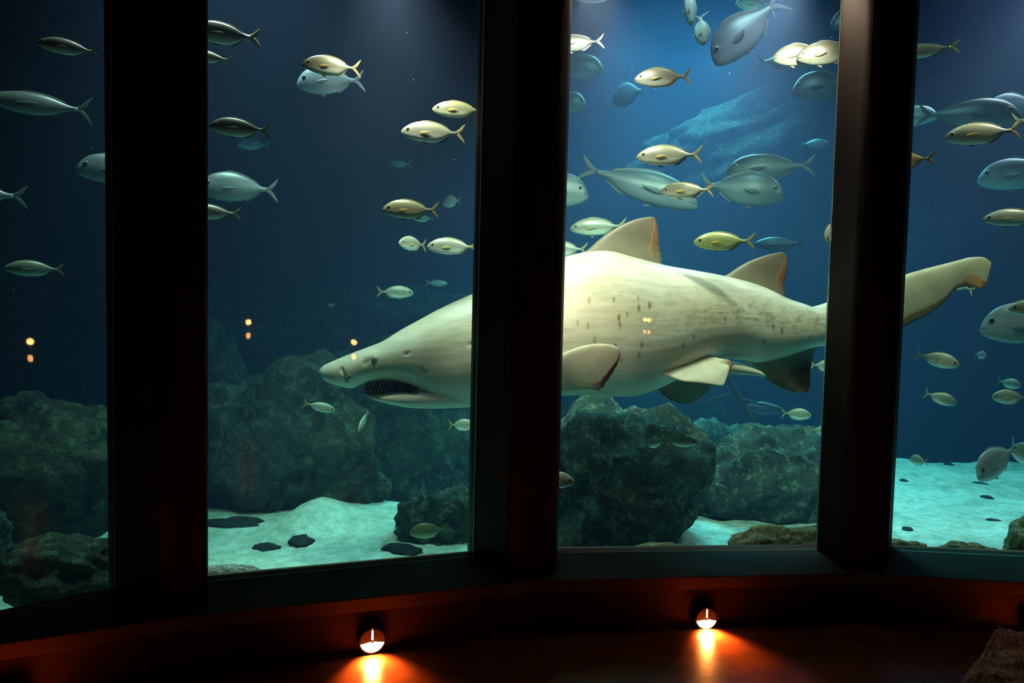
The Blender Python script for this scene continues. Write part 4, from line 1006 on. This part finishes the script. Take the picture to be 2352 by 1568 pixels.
# lamps standing far back in the hall: they show as orange reflections in the panes
def hall_lamp(px, py, gap, k, dist, label, size=1.0, strength=75):
    """stands so that the pane shows its upper globe at (px, py) and a second globe, imitating its floor reflection, gap pixels below"""
    a, b = GL[k]; n = Vector((-(b - a).y, (b - a).x, 0)).normalized()
    v = EYE + ray(px, py) * dist
    q = v - n * 2 * (v - a).dot(n); h = q.z; q.z = 0
    low = h - gap * dist / FPX; s = 6.0 * dist / FPX * size
    root = bpy.data.objects.new('hall_lantern', None); C.objects.link(root); root.location = q
    tag(root, label, 'lantern', 'orange lanterns mirrored in the glass')
    bm = bmesh.new(); tube(bm, [V3(0, 0, 0), V3(0, 0, .012), V3(0, 0, .018), V3(0, 0, h - s * .8)], [.10, .10, .012, .008], 20)
    from_bm('post', bm, M['lampmetal'], root)
    for nm, z_, r_, st_ in (('lamp_globe', h, s, strength), ('reflection_globe', low, s * .75, strength * .45)):  # lower glowing globe stands in for the lamp's reflection on the floor
        bm = bmesh.new(); bmesh.ops.create_uvsphere(bm, u_segments=16, v_segments=10, radius=r_)
        for v_ in bm.verts: v_.co.z = v_.co.z * (1.0 if nm == 'lamp_globe' else 1.5) + z_
        from_bm(nm, bm, emit(nm + '_glass', (1.0, 0.40, 0.11), st_), root)
    print('lantern', [round(x, 2) for x in q], round(h, 2))
hall_lamp(70, 785, 32, 0, 6.95, 'orange lantern mirrored in the leftmost window and again right above the shark snout')
hall_lamp(570, 740, 29, 1, 9.0, 'orange lantern mirrored in dark water left of the shark snout')
hall_lamp(1491, 735, 27, 2, 6.0, 'pinkish lantern mirrored on the shark flank', .8, 110)

# ------------------------------------------------------------------ rough fibrous log in the lower right corner
m_, nt, out = mat('fibrous_bark'); M['bark'] = m_
v = coords(nt, 'Object', (1, 1, 1)); n1 = noise_t(nt, coords(nt, 'Object', (3, 14, 14)), 1.6, 8, .7, .6); n2 = noise_t(nt, v, 30, 6, .7)
c = ramp(nt, n1, [(0.35, (0.07, 0.03, 0.018)), (0.55, (0.48, 0.22, 0.13)), (.7, (0.80, 0.45, 0.30))])
ad_ = N(nt, 'Math'); nt.links.new(n1, ad_.inputs[0]); nt.links.new(n2, ad_.inputs[1])
bsdf(nt, out, c, .95, .1, ad_.outputs[0], .9, .02)
# its top face is a rough slab running from the far corner towards the camera
Lfar = on_z(2292, 1441, .33); d_ = ray(2292, 1441)
P0 = EYE + ray(2280, 1434) * 2.5; 
zt0 = P0.z
Q = lambda px, py, z: on_z(px, py, z)
A0 = P0; B0 = on_z(2420, 1452, zt0); C0 = on_z(2095, 1690, zt0 - .06); D0 = on_z(2760, 1690, zt0 - .06)
bm = bmesh.new(); n_u, n_v = 120, 110; g = []
for j in range(n_v + 1):
    t = j / n_v; L_, R_ = A0.lerp(C0, t), B0.lerp(D0, t); row = []
    for i in range(n_u + 1):
        s = i / n_u; p = L_.lerp(R_, s)
        e = min(s, 1 - s) * 8; e2 = min(t, 1 - t) * 10
        p = p + Vector((0, 0, -0.05 * max(0, 1 - e) ** 2 - 0.04 * max(0, 1 - e2) ** 2))
        q = Vector((p.x * 6, p.y * 6, 2.0)); p = p + Vector((noise.noise(q * 3) * .012 if i in (0, n_u) or i < 4 else 0, 0, noise.fractal(q, .8, 2.1, 5) * .022 + .010 * abs(noise.noise(Vector((s * 34, t * 5, 1.0))))))
        row.append(bm.verts.new(p))
    g.append(row)
for j in range(n_v):
    for i in range(n_u): bm.faces.new((g[j][i], g[j][i + 1], g[j + 1][i + 1], g[j + 1][i]))
rim = [g[0][i] for i in range(n_u + 1)] + [g[j][n_u] for j in range(1, n_v + 1)] + [g[n_v][i] for i in range(n_u - 1, -1, -1)] + [g[j][0] for j in range(n_v - 1, 0, -1)]
prev_ = rim; ctr = sum((v_.co for v_ in rim), Vector()) / len(rim)
for lvl in range(1, 9):
    z_f = 1 - lvl / 8; cur = []
    for v_ in rim:
        q = v_.co; out_ = (Vector((q.x, q.y, 0)) - Vector((ctr.x, ctr.y, 0))).normalized()
        bulge = .03 * math.sin(math.pi * lvl / 9) + noise.noise(Vector((q.x * 9, q.y * 9, lvl * 1.7))) * .018
        cur.append(bm.verts.new((q.x + out_.x * bulge, q.y + out_.y * bulge, q.z * z_f if lvl < 8 else 0.0)))
    for i in range(len(rim)): bm.faces.new((prev_[i], prev_[(i + 1) % len(rim)], cur[(i + 1) % len(rim)], cur[i]))
    prev_ = cur
bm.faces.new(prev_[::-1])
logo = from_bm('bark_block', bm, M['bark']); tag(logo, 'rough fibrous brown block in the lower right corner with frayed edges', 'block')
rs = random.Random(3)
for (x_, y_, x1_, y1_, l_) in [(2298, 1443, 2284, 1437, 0), (2297, 1443, 2292, 1432, 0), (2250, 1512, 2222, 1512, 1), (2218, 1546, 2188, 1537, 1), (2190, 1563, 2165, 1548, 1), (2186, 1560, 2175, 1566, 1), (2268, 1484, 2262, 1476, 1), (2232, 1530, 2206, 1534, 1)]:
    t_ = max(0, min(1, (y_ - 1441) / 250)); zz = zt0 - .06 * t_ - .01
    a = on_z(x_, y_, zz); b = on_z(x1_, y1_, zz + .0)
    bm = bmesh.new(); tube(bm, [a - (b - a) * .5, a, a.lerp(b, .5) + V3(0, 0, .004), b], [.0016, .0015, .0012, .0006], 6)
    from_bm('fibre', bm, M['bark'], logo)
